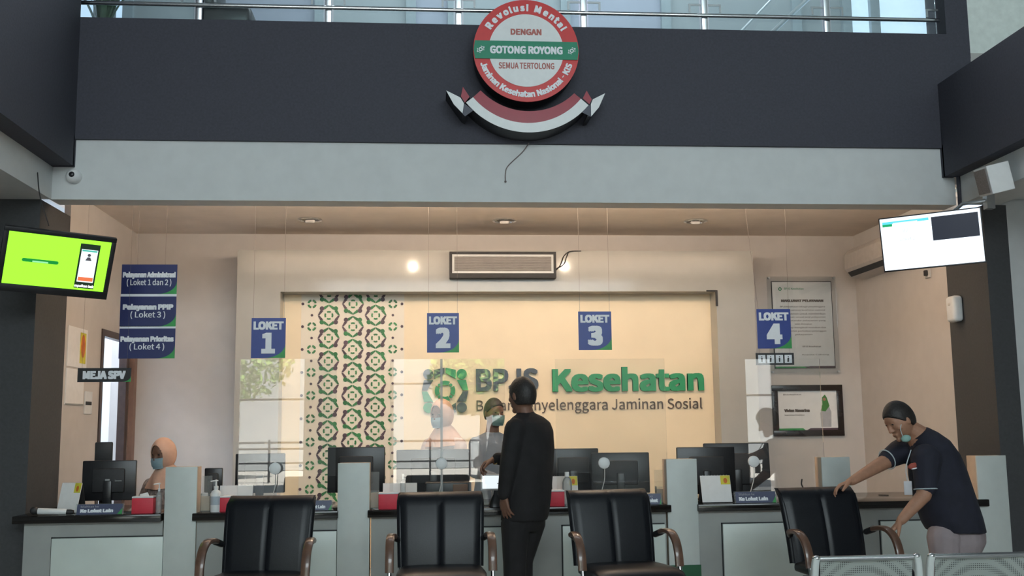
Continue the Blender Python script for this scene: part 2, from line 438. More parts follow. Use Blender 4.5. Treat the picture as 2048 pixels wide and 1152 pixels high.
# ------------------------------------------------------------------ back wall cladding
YPN, YRC = 10.05, 10.28
def rect(x0, y0, x1, y1, Y):
    a, b2, c, d2 = at(x0, y0, Y=Y), at(x1, y0, Y=Y), at(x1, y1, Y=Y), at(x0, y1, Y=Y)
    return (a.x+d2.x)/2, (b2.x+c.x)/2, (c.z+d2.z)/2, (a.z+b2.z)/2       # X0, X1, Z0, Z1
ox0, ox1, _, oz1 = rect(470, 501, 1515, 980, YPN)
ix0, ix1, _, iz1 = rect(558, 583, 1438, 900, YPN)
bm = bmesh.new()
box(bm, ox0, ix0, YPN, YB, 0, oz1); box(bm, ix1, ox1, YPN, YB, 0, oz1); box(bm, ix0, ix1, YPN, YB, iz1, oz1)
struct('wall_back_cladding', bm, FRAMEP)
struct('wall_back_recess', B(ix0, ix1, YRC, YB, 0, iz1), PANELC)
# black edging at the recess top right corner
tag(obj('corner_bracket', (lambda b: (box(b, ix1-.10, ix1+.004, YPN-.012, YPN-.002, iz1-.004, iz1+.012), box(b, ix1-.010, ix1+.012, YPN-.014, YPN-.002, iz1-.15, iz1+.01), b)[-1])(bmesh.new()), BLACKM, smooth=False),
    'small black corner edging at upper right of the lit cream recess', 'trim')

# pattern strip
sx0, sx1, sz0, _ = rect(600, 600, 808, 990, YRC)
strip = tag(obj('pattern_strip', B(sx0, sx1, YRC-.004, YRC, .6, iz1), PANELL, smooth=False), 'tall pale strip of green and plum interlaced motifs on the cream recess', 'wall decal')
k = (at(800, 700, Y=YRC).x - at(700, 700, Y=YRC).x)/100
def motif(bg_, bd, cx, cz, s, y0, y1):
    c = .30*s
    for sx_, sz_, tgt in ((-1, 1, bd), (1, 1, bg_), (-1, -1, bg_), (1, -1, bd)):
        disc(tgt, cx+sx_*c, cz+sz_*c, .098*s, y0, y1, 12)
    # eight wedges between the discs: two on each side, meeting in a shallow peak
    for q in range(4):
        R = lambda x, z: (cx + x*math.cos(q*PI/2) - z*math.sin(q*PI/2), cz + x*math.sin(q*PI/2) + z*math.cos(q*PI/2))
        poly(bg_ if q != 1 else bd, [R(-.22*s, .37*s), R(-.01*s, .475*s), R(-.01*s, .40*s), R(-.19*s, .24*s)], y0, y1)
        poly(bd if q in (1, 3) else bg_, [R(.22*s, .37*s), R(.19*s, .24*s), R(.01*s, .40*s), R(.01*s, .475*s)], y0, y1)
    for q in range(4):
        a = q*PI/2
        arcband(bg_, cx, cz, .125*s, .195*s, a-.52, a+.52, y0, y1, 4)
bgm, bdm = bmesh.new(), bmesh.new(); y0, y1 = YRC-.010, YRC-.004
P = 46.2
def wx(px): return at(px, 700, Y=YRC).x
def wz(px, py): return at(px, py, Y=YRC).z
for cxp, cyp in ((657, 585.4), (705.4, 608), (751, 585.4)):
    for i in range(10):
        X = wx(cxp); Z = wz(cxp, cyp) - i*P*k
        if Z > .62: motif(bgm, bdm, X, Z, P*k*1.0, y0, y1)
for xp in (623, 785.5):
    X = wx(xp)
    for i in range(10):
        Z = wz(xp, 608) - i*45.9*k
        for q in range(4): arcband(bgm, X, Z, .115*P*k, .20*P*k, q*PI/2+PI/4-.55, q*PI/2+PI/4+.55, y0, y1, 4)
        disc(bdm, X, Z+.5*45.9*k, .055*P*k, y0, y1, 12)
        disc(bdm, X+(-18.3 if xp < 700 else 18.3)*k, Z, .062*P*k, y0, y1, 12)
for b, nm, m in ((bgm, 'green_motifs', PGRN), (bdm, 'plum_motifs', PDRK)):
    bmesh.ops.bisect_plane(b, geom=b.verts[:]+b.edges[:]+b.faces[:], plane_co=(0, 0, iz1-.004), plane_no=(0, 0, 1), clear_outer=True)
    obj(nm, b, m, strip, smooth=False)

# wall lettering and emblem
def word(s, px0, px1, py0, py1, m, dy, bold, name='lettering', parent=None):
    x0, x1, z0, z1 = rect(px0, py0, px1, py1, YRC)
    bm = text_bm(s, x1-x0, z1-z0, bold, dy*2); bmesh.ops.translate(bm, verts=bm.verts, vec=((x0+x1)/2, YRC-dy, (z0+z1)/2))
    return obj(name, bm, m, parent, smooth=False)
ls = thing('wall_lettering', 'large raised institution name in slate and green letters on cream wall', 'wall sign', (0, 0, 0))
word('BPJS', 952, 1076, 737, 783, LDRK, .018, .014, 'slate_word', ls)
word('Kesehatan', 1104, 1406, 734, 783, LGRN, .018, .016, 'green_word', ls)
word('Badan Penyelenggara Jaminan Sosial', 953, 1404, 797, 826, LBRN, .008, .0, 'brown_subtitle', ls)
em = thing('emblem', 'green and slate interlaced round emblem left of the wall lettering', 'wall sign', (0, 0, 0))
x0, x1, z0, z1 = rect(848, 738, 932, 826, YRC)
bgm, bdm = bmesh.new(), bmesh.new(); cx, cz, s = (x0+x1)/2, (z0+z1)/2, (x1-x0)/.78
ya, yb = YRC-.03, YRC-.001
for sx_, sz_, tg in ((-1, 1, bdm), (1, 1, bgm), (-1, -1, bgm), (1, -1, bdm)):
    disc(tg, cx+sx_*.31*s, cz+sz_*.31*s, .095*s, ya, yb, 24)
for q in range(4):
    R = lambda x, z: (cx + x*math.cos(q*PI/2) - z*math.sin(q*PI/2), cz + x*math.sin(q*PI/2) + z*math.cos(q*PI/2))
    t1, t2 = (bdm, bgm) if q in (0, 2) else (bgm, bdm)
    poly(t2 if q != 2 else bgm, [R(.20*s, .39*s), R(.20*s, .22*s), R(.01*s, .33*s), R(.01*s, .43*s)], ya, yb)
    poly(t1, [R(-.20*s, .39*s), R(-.01*s, .43*s), R(-.01*s, .33*s), R(-.20*s, .22*s)], ya, yb)
    arcband(bgm, cx, cz, .11*s, .19*s, q*PI/2-.5, q*PI/2+.5, ya, yb, 6)
    disc(bgm, cx+.15*s*math.cos(q*PI/2+PI/4), cz+.15*s*math.sin(q*PI/2+PI/4), .03*s, ya, yb, 12)
obj('green_shapes', bgm, LGRN, em, smooth=False); obj('slate_shapes', bdm, LDRK, em, smooth=False)

# boxed unit above the recess
x0, x1, z0, z1 = rect(899, 504, 1112, 556, YPN-.08)
v = thing('wall_vent', 'wide black framed grey unit above the cream recess', 'vent', ((x0+x1)/2, YPN, (z0+z1)/2)); hw, hh = (x1-x0)/2, (z1-z0)/2
b = bmesh.new(); box(b, -hw, hw, -.10, -.001, hh-.025, hh); box(b, -hw, hw, -.10, -.001, -hh, -hh+.045); box(b, -hw, -hw+.025, -.10, -.001, -hh+.045, hh-.025); box(b, hw-.025, hw, -.10, -.001, -hh+.045, hh-.025)
obj('outer_frame', b, BLACKM, v, smooth=False)
b = bmesh.new(); a0, a1, c0, c1 = -hw+.025, hw-.025, -hh+.045, hh-.025
box(b, a0, a1, -.09, -.02, c1-.022, c1); box(b, a0, a1, -.09, -.02, c0, c0+.022); box(b, a0, a0+.022, -.09, -.02, c0+.022, c1-.022); box(b, a1-.022, a1, -.09, -.02, c0+.022, c1-.022)
obj('inner_frame', b, WPL, v, smooth=False)
b = B(a0+.022, a1-.022, -.075, -.03, c0+.022, c1-.022)
for i in range(9): box(b, a0+.022, a1-.022, -.082, -.075, c0+.03+i*.0165, c0+.037+i*.0165)
obj('grille', b, mat('grey_mesh', (.30, .28, .27), .7), v, smooth=False)
b = bmesh.new()
for o1, o2 in ((0, 0), (6, 3)):
    tube(b, bez([at(1113, 540-o2, Y=YPN-.02), at(1122+o1, 528, Y=YPN-.03), at(1128+o1, 512, Y=YPN-.03), at(1140, 503, Y=YPN-.02), at(1162, 502, Y=YPN-.01)]), .005)
tag(obj('cable', b, BLACKM), 'black cable curling up from right side of the boxed wall unit', 'cable')

# ceiling light fittings in the alcove
def downlight(px, py, label):
    c = at(px, py, Z=ZC-.002)
    t = thing('ceiling_light', label, 'ceiling light', c, group='recessed ceiling lights over the counters')
    b = bmesh.new(); 
    for i in range(24):
        a, a2 = 2*PI*i/24, 2*PI*(i+1)/24
    rs = [(.11, 0), (.115, -.012), (.09, -.016), (.085, -.004)]
    n = 24; R_ = [ring(b, (0, 0, z), (r, 0, 0), (0, r, 0), n) for r, z in rs]
    skin_rings(b, R_, cap=False); obj('bezel', b, CHROME, t)
    b = bmesh.new(); lathe(b, [(.084, -.002), (.07, -.003), (.02, -.004), (.004, -.004)], n=24); obj('reflector', b, mat('dull_reflector', (.35, .3, .25), .4, metal=.8), t)
    b = bmesh.new(); capsule(b, (-.03, 0, -.02), (.03, 0, -.02), .018, .018); obj('bulb', b, WPL2, t)
downlight(620, 438, 'unlit recessed ceiling light, leftmost of three, above the patterned strip')
downlight(1009, 440, 'unlit recessed ceiling light, middle of three, above the boxed unit')
downlight(1391, 441, 'unlit recessed ceiling light, rightmost of three')

# two small ceiling spot lamps behind the beam: the laminate mirrors them
for px, lab in ((826, 'small lit ceiling spot lamp behind the beam, mirrored left of the boxed unit'), (1128, 'small lit ceiling spot lamp behind the beam, mirrored right of the boxed unit')):
    m_ = at(px, 519, Y=YPN); d_ = m_ - V((0, 0, EYE)); d_ = V((d_.x, -d_.y, d_.z)); c = m_ + d_*((YPN-8.18)/abs(d_.y))
    t = thing('spot_lamp', lab, 'lamp', c, group='lit spot lamps behind the beam')
    b = bmesh.new(); ellip(b, (0, 0, 0), (.024, 0, 0), (0, .024, 0), (0, 0, .024)); obj('bulb', b, emat('warm_globe', (1, .80, .55), 12) if 'warm_globe' not in MATS else MATS['warm_globe'], t)
    b = bmesh.new(); lathe(b, [(.03, .028), (.045, .035), (.045, ZC-c.z)], n=20); obj('socket', b, CHROME, t)
    l = bpy.data.lights.new('spot_lamp_light', 'POINT'); l.energy = 24; l.color = (1, .81, .60); l.shadow_soft_size = .028
    lo = bpy.data.objects.new('spot_lamp_light', l); lo.location = c + V((0, .02, -.085)); COL.objects.link(lo)

# ------------------------------------------------------------------ upper floor behind the glass railing
ZU = ZT - .02
struct('floor_upper', B(-3.6, 5.2, 8.05, 12.5, ZU-.25, ZU-.05), TILE)
YG = 7.97
def upz(px, py, Y=YG): return at(px, py, Y=Y).z
zr0 = (upz(657, 17)+upz(1167, 31)+upz(1652, 40))/3
rl = thing('glass_railing', 'steel and glass balcony railing along top of the dark parapet', 'railing', (0, YG, ZT))
xs = [at(p, 30, Y=YG).x for p in (136, 398, 657, 917, 1167, 1408, 1652, 1880)]
for x in xs:
    obj('post', B(x-.024, x+.024, -.02, .02, 0, 1.0, .004), STEEL, rl)
    for s_ in (-1, 1):
        cl = bmesh.new()
        box(cl, x+s_*.075-.045, x+s_*.075+.045, -.032, -.022, zr0-ZT+.085, zr0-ZT+.10)
        box(cl, x+s_*.128-.008, x+s_*.128+.008, -.032, -.022, zr0-ZT+.03, zr0-ZT+.10)
        obj('clamp', cl, STEEL, rl, smooth=False)
b = bmesh.new(); tube(b, [(xs[0], -.035, zr0-ZT), (xs[-1], -.035, zr0-ZT)], .017, 12); obj('lower_rail', b, CHROME, rl)
b = bmesh.new(); tube(b, [(xs[0], 0, 1.0), (xs[-1], 0, 1.0)], .025, 12); obj('handrail', b, CHROME, rl)
for a, c in zip(xs, xs[1:]): obj('glass_pane', B(a+.04, c-.04, -.005, .005, .02, .95), GLZ, rl, smooth=False)
# glazed partition of the upper room
YU = 10.2
def upanel(px0, px1, m, name, k_=None):
    a, c = at(px0, 30, Y=YU).x, at(px1, 30, Y=YU).x
    o = struct(name, B(a, c, YU, YU+.05, ZU-.05, 7.5), m); return o
WG = mat('daylit_frosted_window', (.5, .55, .6), .4, emit=(.62, .78, 1), es=.85)
cols = [(60, 160, DARK), (160, 186, WG), (186, 232, TEAL), (232, 258, WG), (258, 420, TEAL), (420, 640, TEALB), (640, 830, TEAL), (830, 905, TEALB), (905, 1130, TEAL), (1130, 1330, TEALB), (1330, 1560, TEAL), (1560, 1690, TEAL), (1690, 1740, WG), (1752, 1856, WG)]
for i, (a, c, m) in enumerate(cols): upanel(a, c, m, 'window_%d' % (i+4))
b = bmesh.new()
for p in (258, 420, 640, 822, 905, 1130, 1330, 1590, 1690, 1746, 1862):
    x = at(p, 30, Y=YU).x; box(b, x-.05, x+.05, YU-.06, YU+.02, ZU-.05, 7.5)
struct('trim_2', b, mat('window_frame_grey', (.32, .37, .40), .5))
struct('wall_upper_right', B(at(1856, 30, Y=YU).x, 5.4, YU-.02, YU+.08, ZU-.05, 7.5), DARK)
b = bmesh.new()
tube(b, [at(1528, 80, Y=9.2), at(1640, -25, Y=9.2)], .022); tube(b, [at(1470, 75, Y=9.5), at(1560, -20, Y=9.5)], .012)
tag(obj('stair_handrail', b, STEEL), 'slanting steel stair handrail behind right part of the glass railing', 'handrail')
# plant and dark seat upstairs
pl = thing('potted_plant', 'green leafy potted plant behind left end of the glass railing', 'plant', (at(205, 30, Y=8.8).x, 8.8, ZU-.05))
b = bmesh.new(); lathe(b, [(.10, 0), (.13, .02), (.17, .26), (.18, .28), (.15, .28), (.14, .25)]); obj('pot', b, BLACKM, pl)
b = bmesh.new()
for i in range(26):
    a = random.uniform(0, 2*PI); L = random.uniform(.5, .9); sp = random.uniform(.1, .35)
    pts = bez([(0, 0, .25), (sp*.4*math.cos(a), sp*.4*math.sin(a), .25+L*.6), (sp*math.cos(a), sp*math.sin(a), .25+L)], 4)
    strap(b, pts, (-math.sin(a), math.cos(a), 0), .022, .002, 6)
obj('leaves', b, GREEND, pl)
x = at(465, 30, Y=8.6).x
st = thing('lounge_seat', 'dark seat standing behind the glass railing, left of centre', 'chair', (x, 8.6, ZU-.05))
obj('seat', B(-.22, .2, -.25, .25, .25, .42, .05, 3), BLACK, st); obj('backrest', B(-.24, -.10, -.25, .25, .4, .95, .05, 3), BLACK, st)
for sx_ in (-1, 1):
    for sy in (-1, 1): obj('leg', tube_bm([(sx_*.17, sy*.2, 0), (sx_*.17, sy*.2, .27)], .018), BLACKM, st)

# ------------------------------------------------------------------ round badge sign on the parapet
YS = YP-.03
c0 = at(1052.5, 101, Y=YS-.24); k2 = (at(1150, 100, Y=YS-.24)-at(950, 100, Y=YS-.24)).x/200
bd = thing('round_badge_sign', 'round red and white badge sign with green band on dark parapet', 'sign', (c0.x, YS-.24, c0.z))
Rr = 105.5*k2
b = bmesh.new(); disc(b, 0, 0, Rr, .0, .012, 64); obj('disc', b, SRED, bd, ang=30)
b = bmesh.new(); disc(b, 0, 0, Rr*.995, .0125, .15, 64); disc(b, 0, 0, .1, .14, .24, 16); obj('black_casing', b, SIDE, bd, ang=30)
b = bmesh.new(); disc(b, 0, 0, 75*k2, -.004, .0, 64); obj('white_centre', b, SWHT, bd, smooth=False)
b = bmesh.new(); hb = 18.5*k2; xe = math.sqrt(Rr*Rr-hb*hb)*.985
poly(b, [(-xe, -hb), (xe, -hb), (xe+.01, 0), (xe, hb), (-xe, hb), (-xe-.01, 0)], -.009, -.004); obj('green_band', b, SGRN, bd, smooth=False)
b = bmesh.new(); text_in(b, 'DENGAN', (0, -.004, 38*k2), w=62*k2, h=13*k2, bold=.02); text_in(b, 'SEMUA TERTOLONG', (0, -.004, -32*k2), w=111*k2, h=13*k2, bold=.012); obj('red_lettering', b, SDKR, bd, smooth=False)
b = bmesh.new(); text_in(b, 'GOTONG ROYONG', (0, -.010, 0), w=145*k2, h=16*k2, bold=.02)
for s_ in (-1, 1):
    cx = s_*91*k2
    arcband(b, cx, 0, 2.2*k2, 4.2*k2, 0, 2*PI-.01, -.012, -.009, 16)
    for a in (.6, .6+PI):
        cx2, cz2 = cx+7.5*k2*math.cos(a), 7.5*k2*math.sin(a)
        disc(b, cx2, cz2, 1.6*k2, -.012, -.009, 8)
        poly(b, [(cx+5.5*k2*math.cos(a+.9), 5.5*k2*math.sin(a+.9)), (cx+7.5*k2*math.cos(a+.9), 7.5*k2*math.sin(a+.9)), (cx2, cz2)], -.012, -.009)
        poly(b, [(cx+5.5*k2*math.cos(a-.9), 5.5*k2*math.sin(a-.9)), (cx2, cz2), (cx+7.5*k2*math.cos(a-.9), 7.5*k2*math.sin(a-.9))], -.012, -.009)
def arctext(bm, s, rad, a_mid, span, h, top=True, bold=.02):
    adv = {'i': .5, 'l': .5, 'I': .55, ' ': .55, '-': .6, 'm': 1.45, 'M': 1.4, 't': .65, 'r': .7, 's': .9, 'J': .9, 'j': .5, 'K': 1.15, 'N': 1.2, 'R': 1.15, 'S': 1.1}
    ws = [adv.get(ch, 1.0) for ch in s]; T = sum(ws); acc = 0
    xh = {c: .76 for c in 'aceimnorsuvxz'}
    for ch, w_ in zip(s, ws):
        t = (acc + w_/2)/T; acc += w_
        if ch == ' ': continue
        a = a_mid + span/2 - span*t if top else a_mid - span/2 + span*t
        hh_ = h*xh.get(ch, 1.0) if ch != '-' else h*.15
        off = -(h-hh_)/2 if ch != '-' else 0
        if ch == 'i': hh_, off = h, 0
        rr = rad + (off if top else -off)
        tb = text_bm(ch, None, hh_, bold, .003) if ch != '-' else text_bm(ch, h*.38, h*.14, 0, .003)
        rot = (PI/2 - a) if top else -(a + PI/2)
        bmesh.ops.rotate(tb, verts=tb.verts, cent=(0, 0, 0), matrix=Matrix.Rotation(rot, 3, 'Y'))
        bmesh.ops.translate(tb, verts=tb.verts, vec=(rr*math.cos(a), -.003, rr*math.sin(a)))
        me = bpy.data.meshes.new('tmp'); tb.to_mesh(me); tb.free(); bm.from_mesh(me); bpy.data.meshes.remove(me)
arctext(b, 'Revolusi Mental', 89*k2, PI/2, math.radians(122), 15*k2, True, .025)
arctext(b, 'Jaminan Kesehatan Nasional - KIS', 90*k2, -PI/2, math.radians(146), 13*k2, False, .02)
obj('white_lettering', b, LETW, bd, smooth=False)

# ribbon sign under it
rb = thing('ribbon_sign', 'curved red over white ribbon sign with pointed ends below the round badge', 'sign', (c0.x, YS-.24, c0.z))
def px(x, y): return ((x-1052.5)*k2, -(y-101)*k2)
# the ribbon centre line is an arc: measured lower white edge, red/white border and upper edge
def arcpts(x0, y0, xm, ym, x1, y1, n=28):
    # circle through three points
    (ax, ay), (bx_, by_), (cx_, cy_) = (x0, y0), (xm, ym), (x1, y1)
    d_ = 2*(ax*(by_-cy_)+bx_*(cy_-ay)+cx_*(ay-by_))
    ux = ((ax*ax+ay*ay)*(by_-cy_)+(bx_*bx_+by_*by_)*(cy_-ay)+(cx_*cx_+cy_*cy_)*(ay-by_))/d_
    uy = ((ax*ax+ay*ay)*(cx_-bx_)+(bx_*bx_+by_*by_)*(ax-cx_)+(cx_*cx_+cy_*cy_)*(bx_-ax))/d_
    r = math.hypot(ax-ux, ay-uy); a0, am, a1 = (math.atan2(q[1]-uy, q[0]-ux) for q in ((ax, ay), (bx_, by_), (cx_, cy_)))
    return [(ux+r*math.cos(a0+(a1-a0)*i/n), uy+r*math.sin(a0+(a1-a0)*i/n)) for i in range(n+1)]
top = arcpts(961, 185, 1053, 226, 1147, 188); mid = arcpts(946, 199, 1052, 250, 1160, 199); bot = arcpts(932, 210, 1052, 269, 1175, 212)
def band(a, c, m, name, y0, y1):
    b = bmesh.new(); A = [px(*p) for p in a]; C_ = [px(*p) for p in c]
    for i in range(len(A)-1): poly(b, [A[i], A[i+1], C_[i+1], C_[i]], y0, y1)
    bmesh.ops.remove_doubles(b, verts=b.verts, dist=1e-5)
    return obj(name, b, m, rb, smooth=False)
band(top, mid, MAROON, 'red_stripe', -.004, .0); band(mid, bot, SWHT, 'white_stripe', -.004, .0)
b = bmesh.new()
for i in range(len(top)-1): poly(b, [px(*top[i]), px(*top[i+1]), px(*bot[i+1]), px(*bot[i])], .0, .24)
for P_ in ([(893, 186), (928, 212), (932, 236), (925, 232)], [(1209, 188), (1182, 210), (1172, 236), (1180, 234)], [(925, 178), (940, 198), (928, 212), (921, 196)], [(1172, 182), (1182, 200), (1175, 212), (1163, 200)]):
    poly(b, [px(*q) for q in P_], .0, .24)
obj('black_backing', b, SIDE, rb, smooth=False)
b = bmesh.new()
poly(b, [px(*q) for q in ((893, 186), (921, 200), (928, 212), (925, 232), (908, 214))], -.004, 0)
poly(b, [px(*q) for q in ((1209, 187), (1196, 216), (1180, 235), (1180, 210), (1184, 200))], -.004, 0)
obj('white_points', b, SWHT, rb, smooth=False)
b = bmesh.new()
poly(b, [px(*q) for q in ((926, 178), (939, 198), (930, 210), (922, 198))], -.003, 0); poly(b, [px(*q) for q in ((1172, 182), (1182, 200), (1177, 210), (1164, 198))], -.003, 0)
obj('red_points', b, MAROON, rb, smooth=False)
b = bmesh.new()
poly(b, [px(*q) for q in ((929, 212), (946, 226), (930, 238), (925, 233))], -.003, .0); poly(b, [px(*q) for q in ((1176, 212), (1182, 214), (1180, 236), (1160, 226))], -.003, .0)
obj('navy_folds', b, mat('fold_navy', (.03, .035, .06), .4), rb, smooth=False)
b = bmesh.new(); tube(b, bez([at(1058, 286, Y=YS-.01), at(1044, 305, Y=YP-.01), at(1016, 332, Y=YP-.01), at(1011, 348, Y=YP-.01), at(1011, 362, Y=YP-.01)]), .004)
ellip(b, at(1011, 363, Y=YP-.012), (.009, 0, 0), (0, .009, 0), (0, 0, .009), 8, 6)
tag(obj('loose_wire', b, mat('grey_wire', (.16, .13, .12), .6)), 'thin loose wire hanging on white beam below the ribbon sign', 'wire')

# ------------------------------------------------------------------ cameras, boxes on the beams
c = at(145, 351, Y=YP-.05)
t = thing('dome_camera', 'white round security camera at left end of the white beam', 'camera', (c.x, YP, c.z))
b = bmesh.new()
for r in (0,): skin_rings(b, [ring(b, (0, y, 0), (r2, 0, 0), (0, 0, r2), 24) for r2, y in ((.055, -.001), (.055, -.03), (.048, -.055), (.03, -.075), (.012, -.082))])
obj('housing', b, WPL, t)
b = bmesh.new(); ellip(b, (.002, -.075, .002), (.022, 0, 0), (0, .014, 0), (0, 0, .022)); obj('lens', b, BLACK, t)
c = at(1990, 358, X=4.17)
t = thing('wall_speaker', 'pale box shaped speaker fixed to right side beam above the white screen', 'speaker', (4.17, c.y, c.z), (math.radians(8), math.radians(-12), math.radians(-14)))
obj('cabinet', B(-.085, .075, -.14, .16, -.105, .105, .006), WPL, t, smooth=False)
obj('grille', B(-.092, -.0855, -.12, .14, -.09, .09), mat('brown_grey_grille', (.25, .22, .21), .8, scale=200, var=.4), t, smooth=False)
obj('wall_arm', B(.07, .12, -.03, .03, -.03, .03), STEEL, t, smooth=False)

# ------------------------------------------------------------------ television screens
def tv(name, label, pos, rz, rx, ry, w, h, bez_side, bez_bot):
    R = Matrix.Rotation(rz, 4, 'Z') @ Matrix.Rotation(rx, 4, 'X') @ Matrix.Rotation(ry, 4, 'Y')
    t = thing(name, label, 'television'); t.matrix_world = Matrix.Translation(pos) @ R
    b = bmesh.new(); hw, hh = w/2, h/2; s = bez_side
    box(b, -hw-s, hw+s, -.012, .030, hh, hh+s, .003); box(b, -hw-s, hw+s, -.012, .030, -hh-bez_bot, -hh, .003)
    box(b, -hw-s, -hw, -.012, .030, -hh, hh, .003); box(b, hw, hw+s, -.012, .030, -hh, hh, .003)
    obj('bezel', b, BLACK, t)
    obj('rear_housing', B(-hw-s*.7, hw+s*.7, .012, .055, -hh-bez_bot*.7, hh+s*.7, .012), BLACKM, t)
    return t
sw, sh = .70, .394
tl = tv('television', 'hanging television with bright green picture of a phone, on the left', at(115, 524, Y=7.30), .50, .44, .037, .66, .371, .032, .055)
w, h = .66, .371
obj('screen', B(-w/2, w/2, -.004, .010, -h/2, h/2), emat('green_screen_light', (.30, 1.0, .03), 1.35), tl, smooth=False)
# phone picture
pm = thing
b = bmesh.new(); box(b, .13, .262, -.007, -.0045, -.172, .155, .0); obj('phone_picture', b, emat('phone_black', (.004, .02, .006), 1), tl, smooth=False)
obj('phone_page', B(.142, .250, -.009, -.0075, -.125, .115), emat('phone_page_white', (.82, .92, 1), 1.2), tl, smooth=False)
b = bmesh.new(); box(b, .146, .246, -.011, -.0095, -.116, -.088); obj('orange_button', b, emat('phone_orange', (1, .22, .08), .8), tl, smooth=False)
b = bmesh.new(); box(b, .146, .246, -.011, -.0095, .100, .112); obj('teal_bar', b, emat('phone_teal', (.1, .7, .55), .7), tl, smooth=False)
b = bmesh.new(); disc(b, .196, .075, .011, -.011, -.0095); poly(b, [(.175, .035), (.217, .035), (.205, .06), (.187, .06)], -.011, -.0095); obj('portrait_icon', b, emat('phone_icon', (.10, .10, .12), .6), tl, smooth=False)
b = bmesh.new(); poly(b, [(-.215+.012*math.cos(a), -.006+.012*math.sin(a)) for a in [PI/2+PI*i/8 for i in range(9)]] + [(-.005+.012*math.cos(a), -.006+.012*math.sin(a)) for a in [-PI/2+PI*i/8 for i in range(9)]], -.006, -.0045)
obj('green_button', b, emat('pill_green', (0, .33, .04), .8), tl, smooth=False)
b = bmesh.new(); box(b, -.16, -.06, -.0085, -.0065, -.016, -.006); obj('button_caption', b, emat('pill_text', (.35, .9, .45), .9), tl, smooth=False)
text('subtitle', 'mpaikan kek', emat('caption_white', (1, 1, 1), 1.1), tl, (.196, -.012, -.155), w=.128, h=.026, bold=.02, depth=.001)
b = bmesh.new(); tube(b, bez([at(75, 345, X=-2.83), at(80, 392, Y=7.4), at(98, 452, Y=7.38)]), .004)
tag(obj('television_cable', b, BLACKM), 'thin black cable from left side beam down to the green screen', 'cable')
mnt = bmesh.new(); p = at(70, 450, Y=7.35); q_ = tl.location; tube(mnt, [(q_.x, q_.y+.05, q_.z), (q_.x-.35, YP+.01, q_.z)], .02); box(mnt, q_.x-.42, q_.x-.28, YP-.02, YP, q_.z-.1, q_.z+.1)
c = at(1863, 480, Y=7.37)
tr_ = tv('television', 'hanging television with white screen and small dark picture, on the right', c, -.509, .195, -.032, sw, sh, .009, .012)
obj('screen', B(-sw/2, sw/2, -.004, .010, -sh/2, sh/2), emat('white_screen_light', (.80, .90, 1), 1.5), tr_, smooth=False)
obj('dark_picture', B(.012, .335, -.0065, -.0045, -.006, .172), emat('dark_picture_light', (.012, .016, .03), 1), tr_, smooth=False)
b = B(-.335, -.005, -.0065, -.0045, .152, .172); obj('cyan_header', b, emat('cyan_header_light', (.12, .72, .85), 1), tr_, smooth=False)
obj('header_field', B(-.26, -.085, -.0085, -.0068, .149, .160), emat('header_field_light', (.8, .95, .95), 1.0), tr_, smooth=False)
obj('green_corner', B(-.335, -.265, -.0085, -.0068, .135, .153), emat('green_header_light', (.0, .45, .15), .8), tr_, smooth=False)
text('queue_number', 'B2', emat('screen_text_grey', (.5, .56, .62), 1), tr_, (-.175, -.006, .095), h=.026, bold=0, depth=.001)
text('queue_counter', 'Loket 2', MATS['screen_text_grey'], tr_, (-.165, -.006, .03), h=.026, depth=.001)
# wall bracket of the right television
b = bmesh.new(); q0 = at(1985, 400, X=4.26); box(b, 4.20, 4.262, q0.y-.03, q0.y+.03, q0.z-.07, q0.z+.05)
tube(b, [(4.22, q0.y, q0.z), at(1925, 408, Y=7.42), at(1905, 425, Y=7.47), tuple(tr_.matrix_world @ V((.05, .055, .1)))], .014)
tag(obj('television_bracket', b, STEEL), 'grey steel arm bracket holding the white screen to right side beam', 'bracket')
obj('television_bracket', mnt, BLACKM); tag(bpy.data.objects['television_bracket.001'], 'black wall arm holding the green screen to the left pillar', 'bracket')

# ------------------------------------------------------------------ hanging signs
YH = 8.2
def strings(t, xs_, z0, z1, r=.0010, name='string'):
    for x0_, x1_ in xs_:
        b = bmesh.new(); tube(b, [(x0_, 0, z0), (x1_, 0, z1)], r, 6); obj(name, b, mat('thread', (.16, .13, .11), .6), t)
def plate(t, w, h, cz=0, arc=True, m=BLUE, y=0):
    obj('panel', (lambda b: box(b, -w/2, w/2, y, y+.005, cz-h/2, cz+h/2))(bmesh.new()), m, t, smooth=False)
    if arc:
        s = min(w, h)*.42; b = bmesh.new(); pts = [(w/2, cz-h/2), (w/2, cz-h/2+s)]
        for i in range(1, 9):
            a = i/8*PI/2; pts.append((w/2 - s*1.5*math.sin(a)*1.0, cz-h/2 + s*(1-math.sin(a)) if False else cz-h/2 + s*(1-math.sin(a))**1.0*(1 if a < PI/2 else 0)))
        # concave corner: curve from right edge to bottom edge
        pts = [(w/2, cz-h/2)] + [(w/2 - 1.45*s*(1-math.cos(a)), cz-h/2 + s*(1-math.sin(a))) for a in [PI/2*i/8 for i in range(9)]]
        poly(b, pts, y-.002, y); obj('green_corner', b, GRN, t, smooth=False)
def loket(px0, py0, px1, py1, num, label, s0, s1):
    x0, x1, z0, z1 = rect(px0, py0, px1, py1, YH); w, h = x1-x0, z1-z0
    t = thing('counter_sign', label, 'sign', ((x0+x1)/2, YH, (z0+z1)/2), group='numbered blue signs hung over the counters')
    plate(t, w, h)
    text('word', 'LOKET', LETW, t, (0, -.003, h*.31), w=w*.88, h=h*.21, bold=.026)
    text('numeral', num, LETW, t, (0, -.003, -h*.13), w=(None if num == '1' else w*.46), h=h*.52, bold=.026)
    zt = ZC - (z0+z1)/2
    strings(t, [(-w*.45, -w*.45+s0), (w*.45, w*.45+s1)], h/2, zt)
    return t, w, h
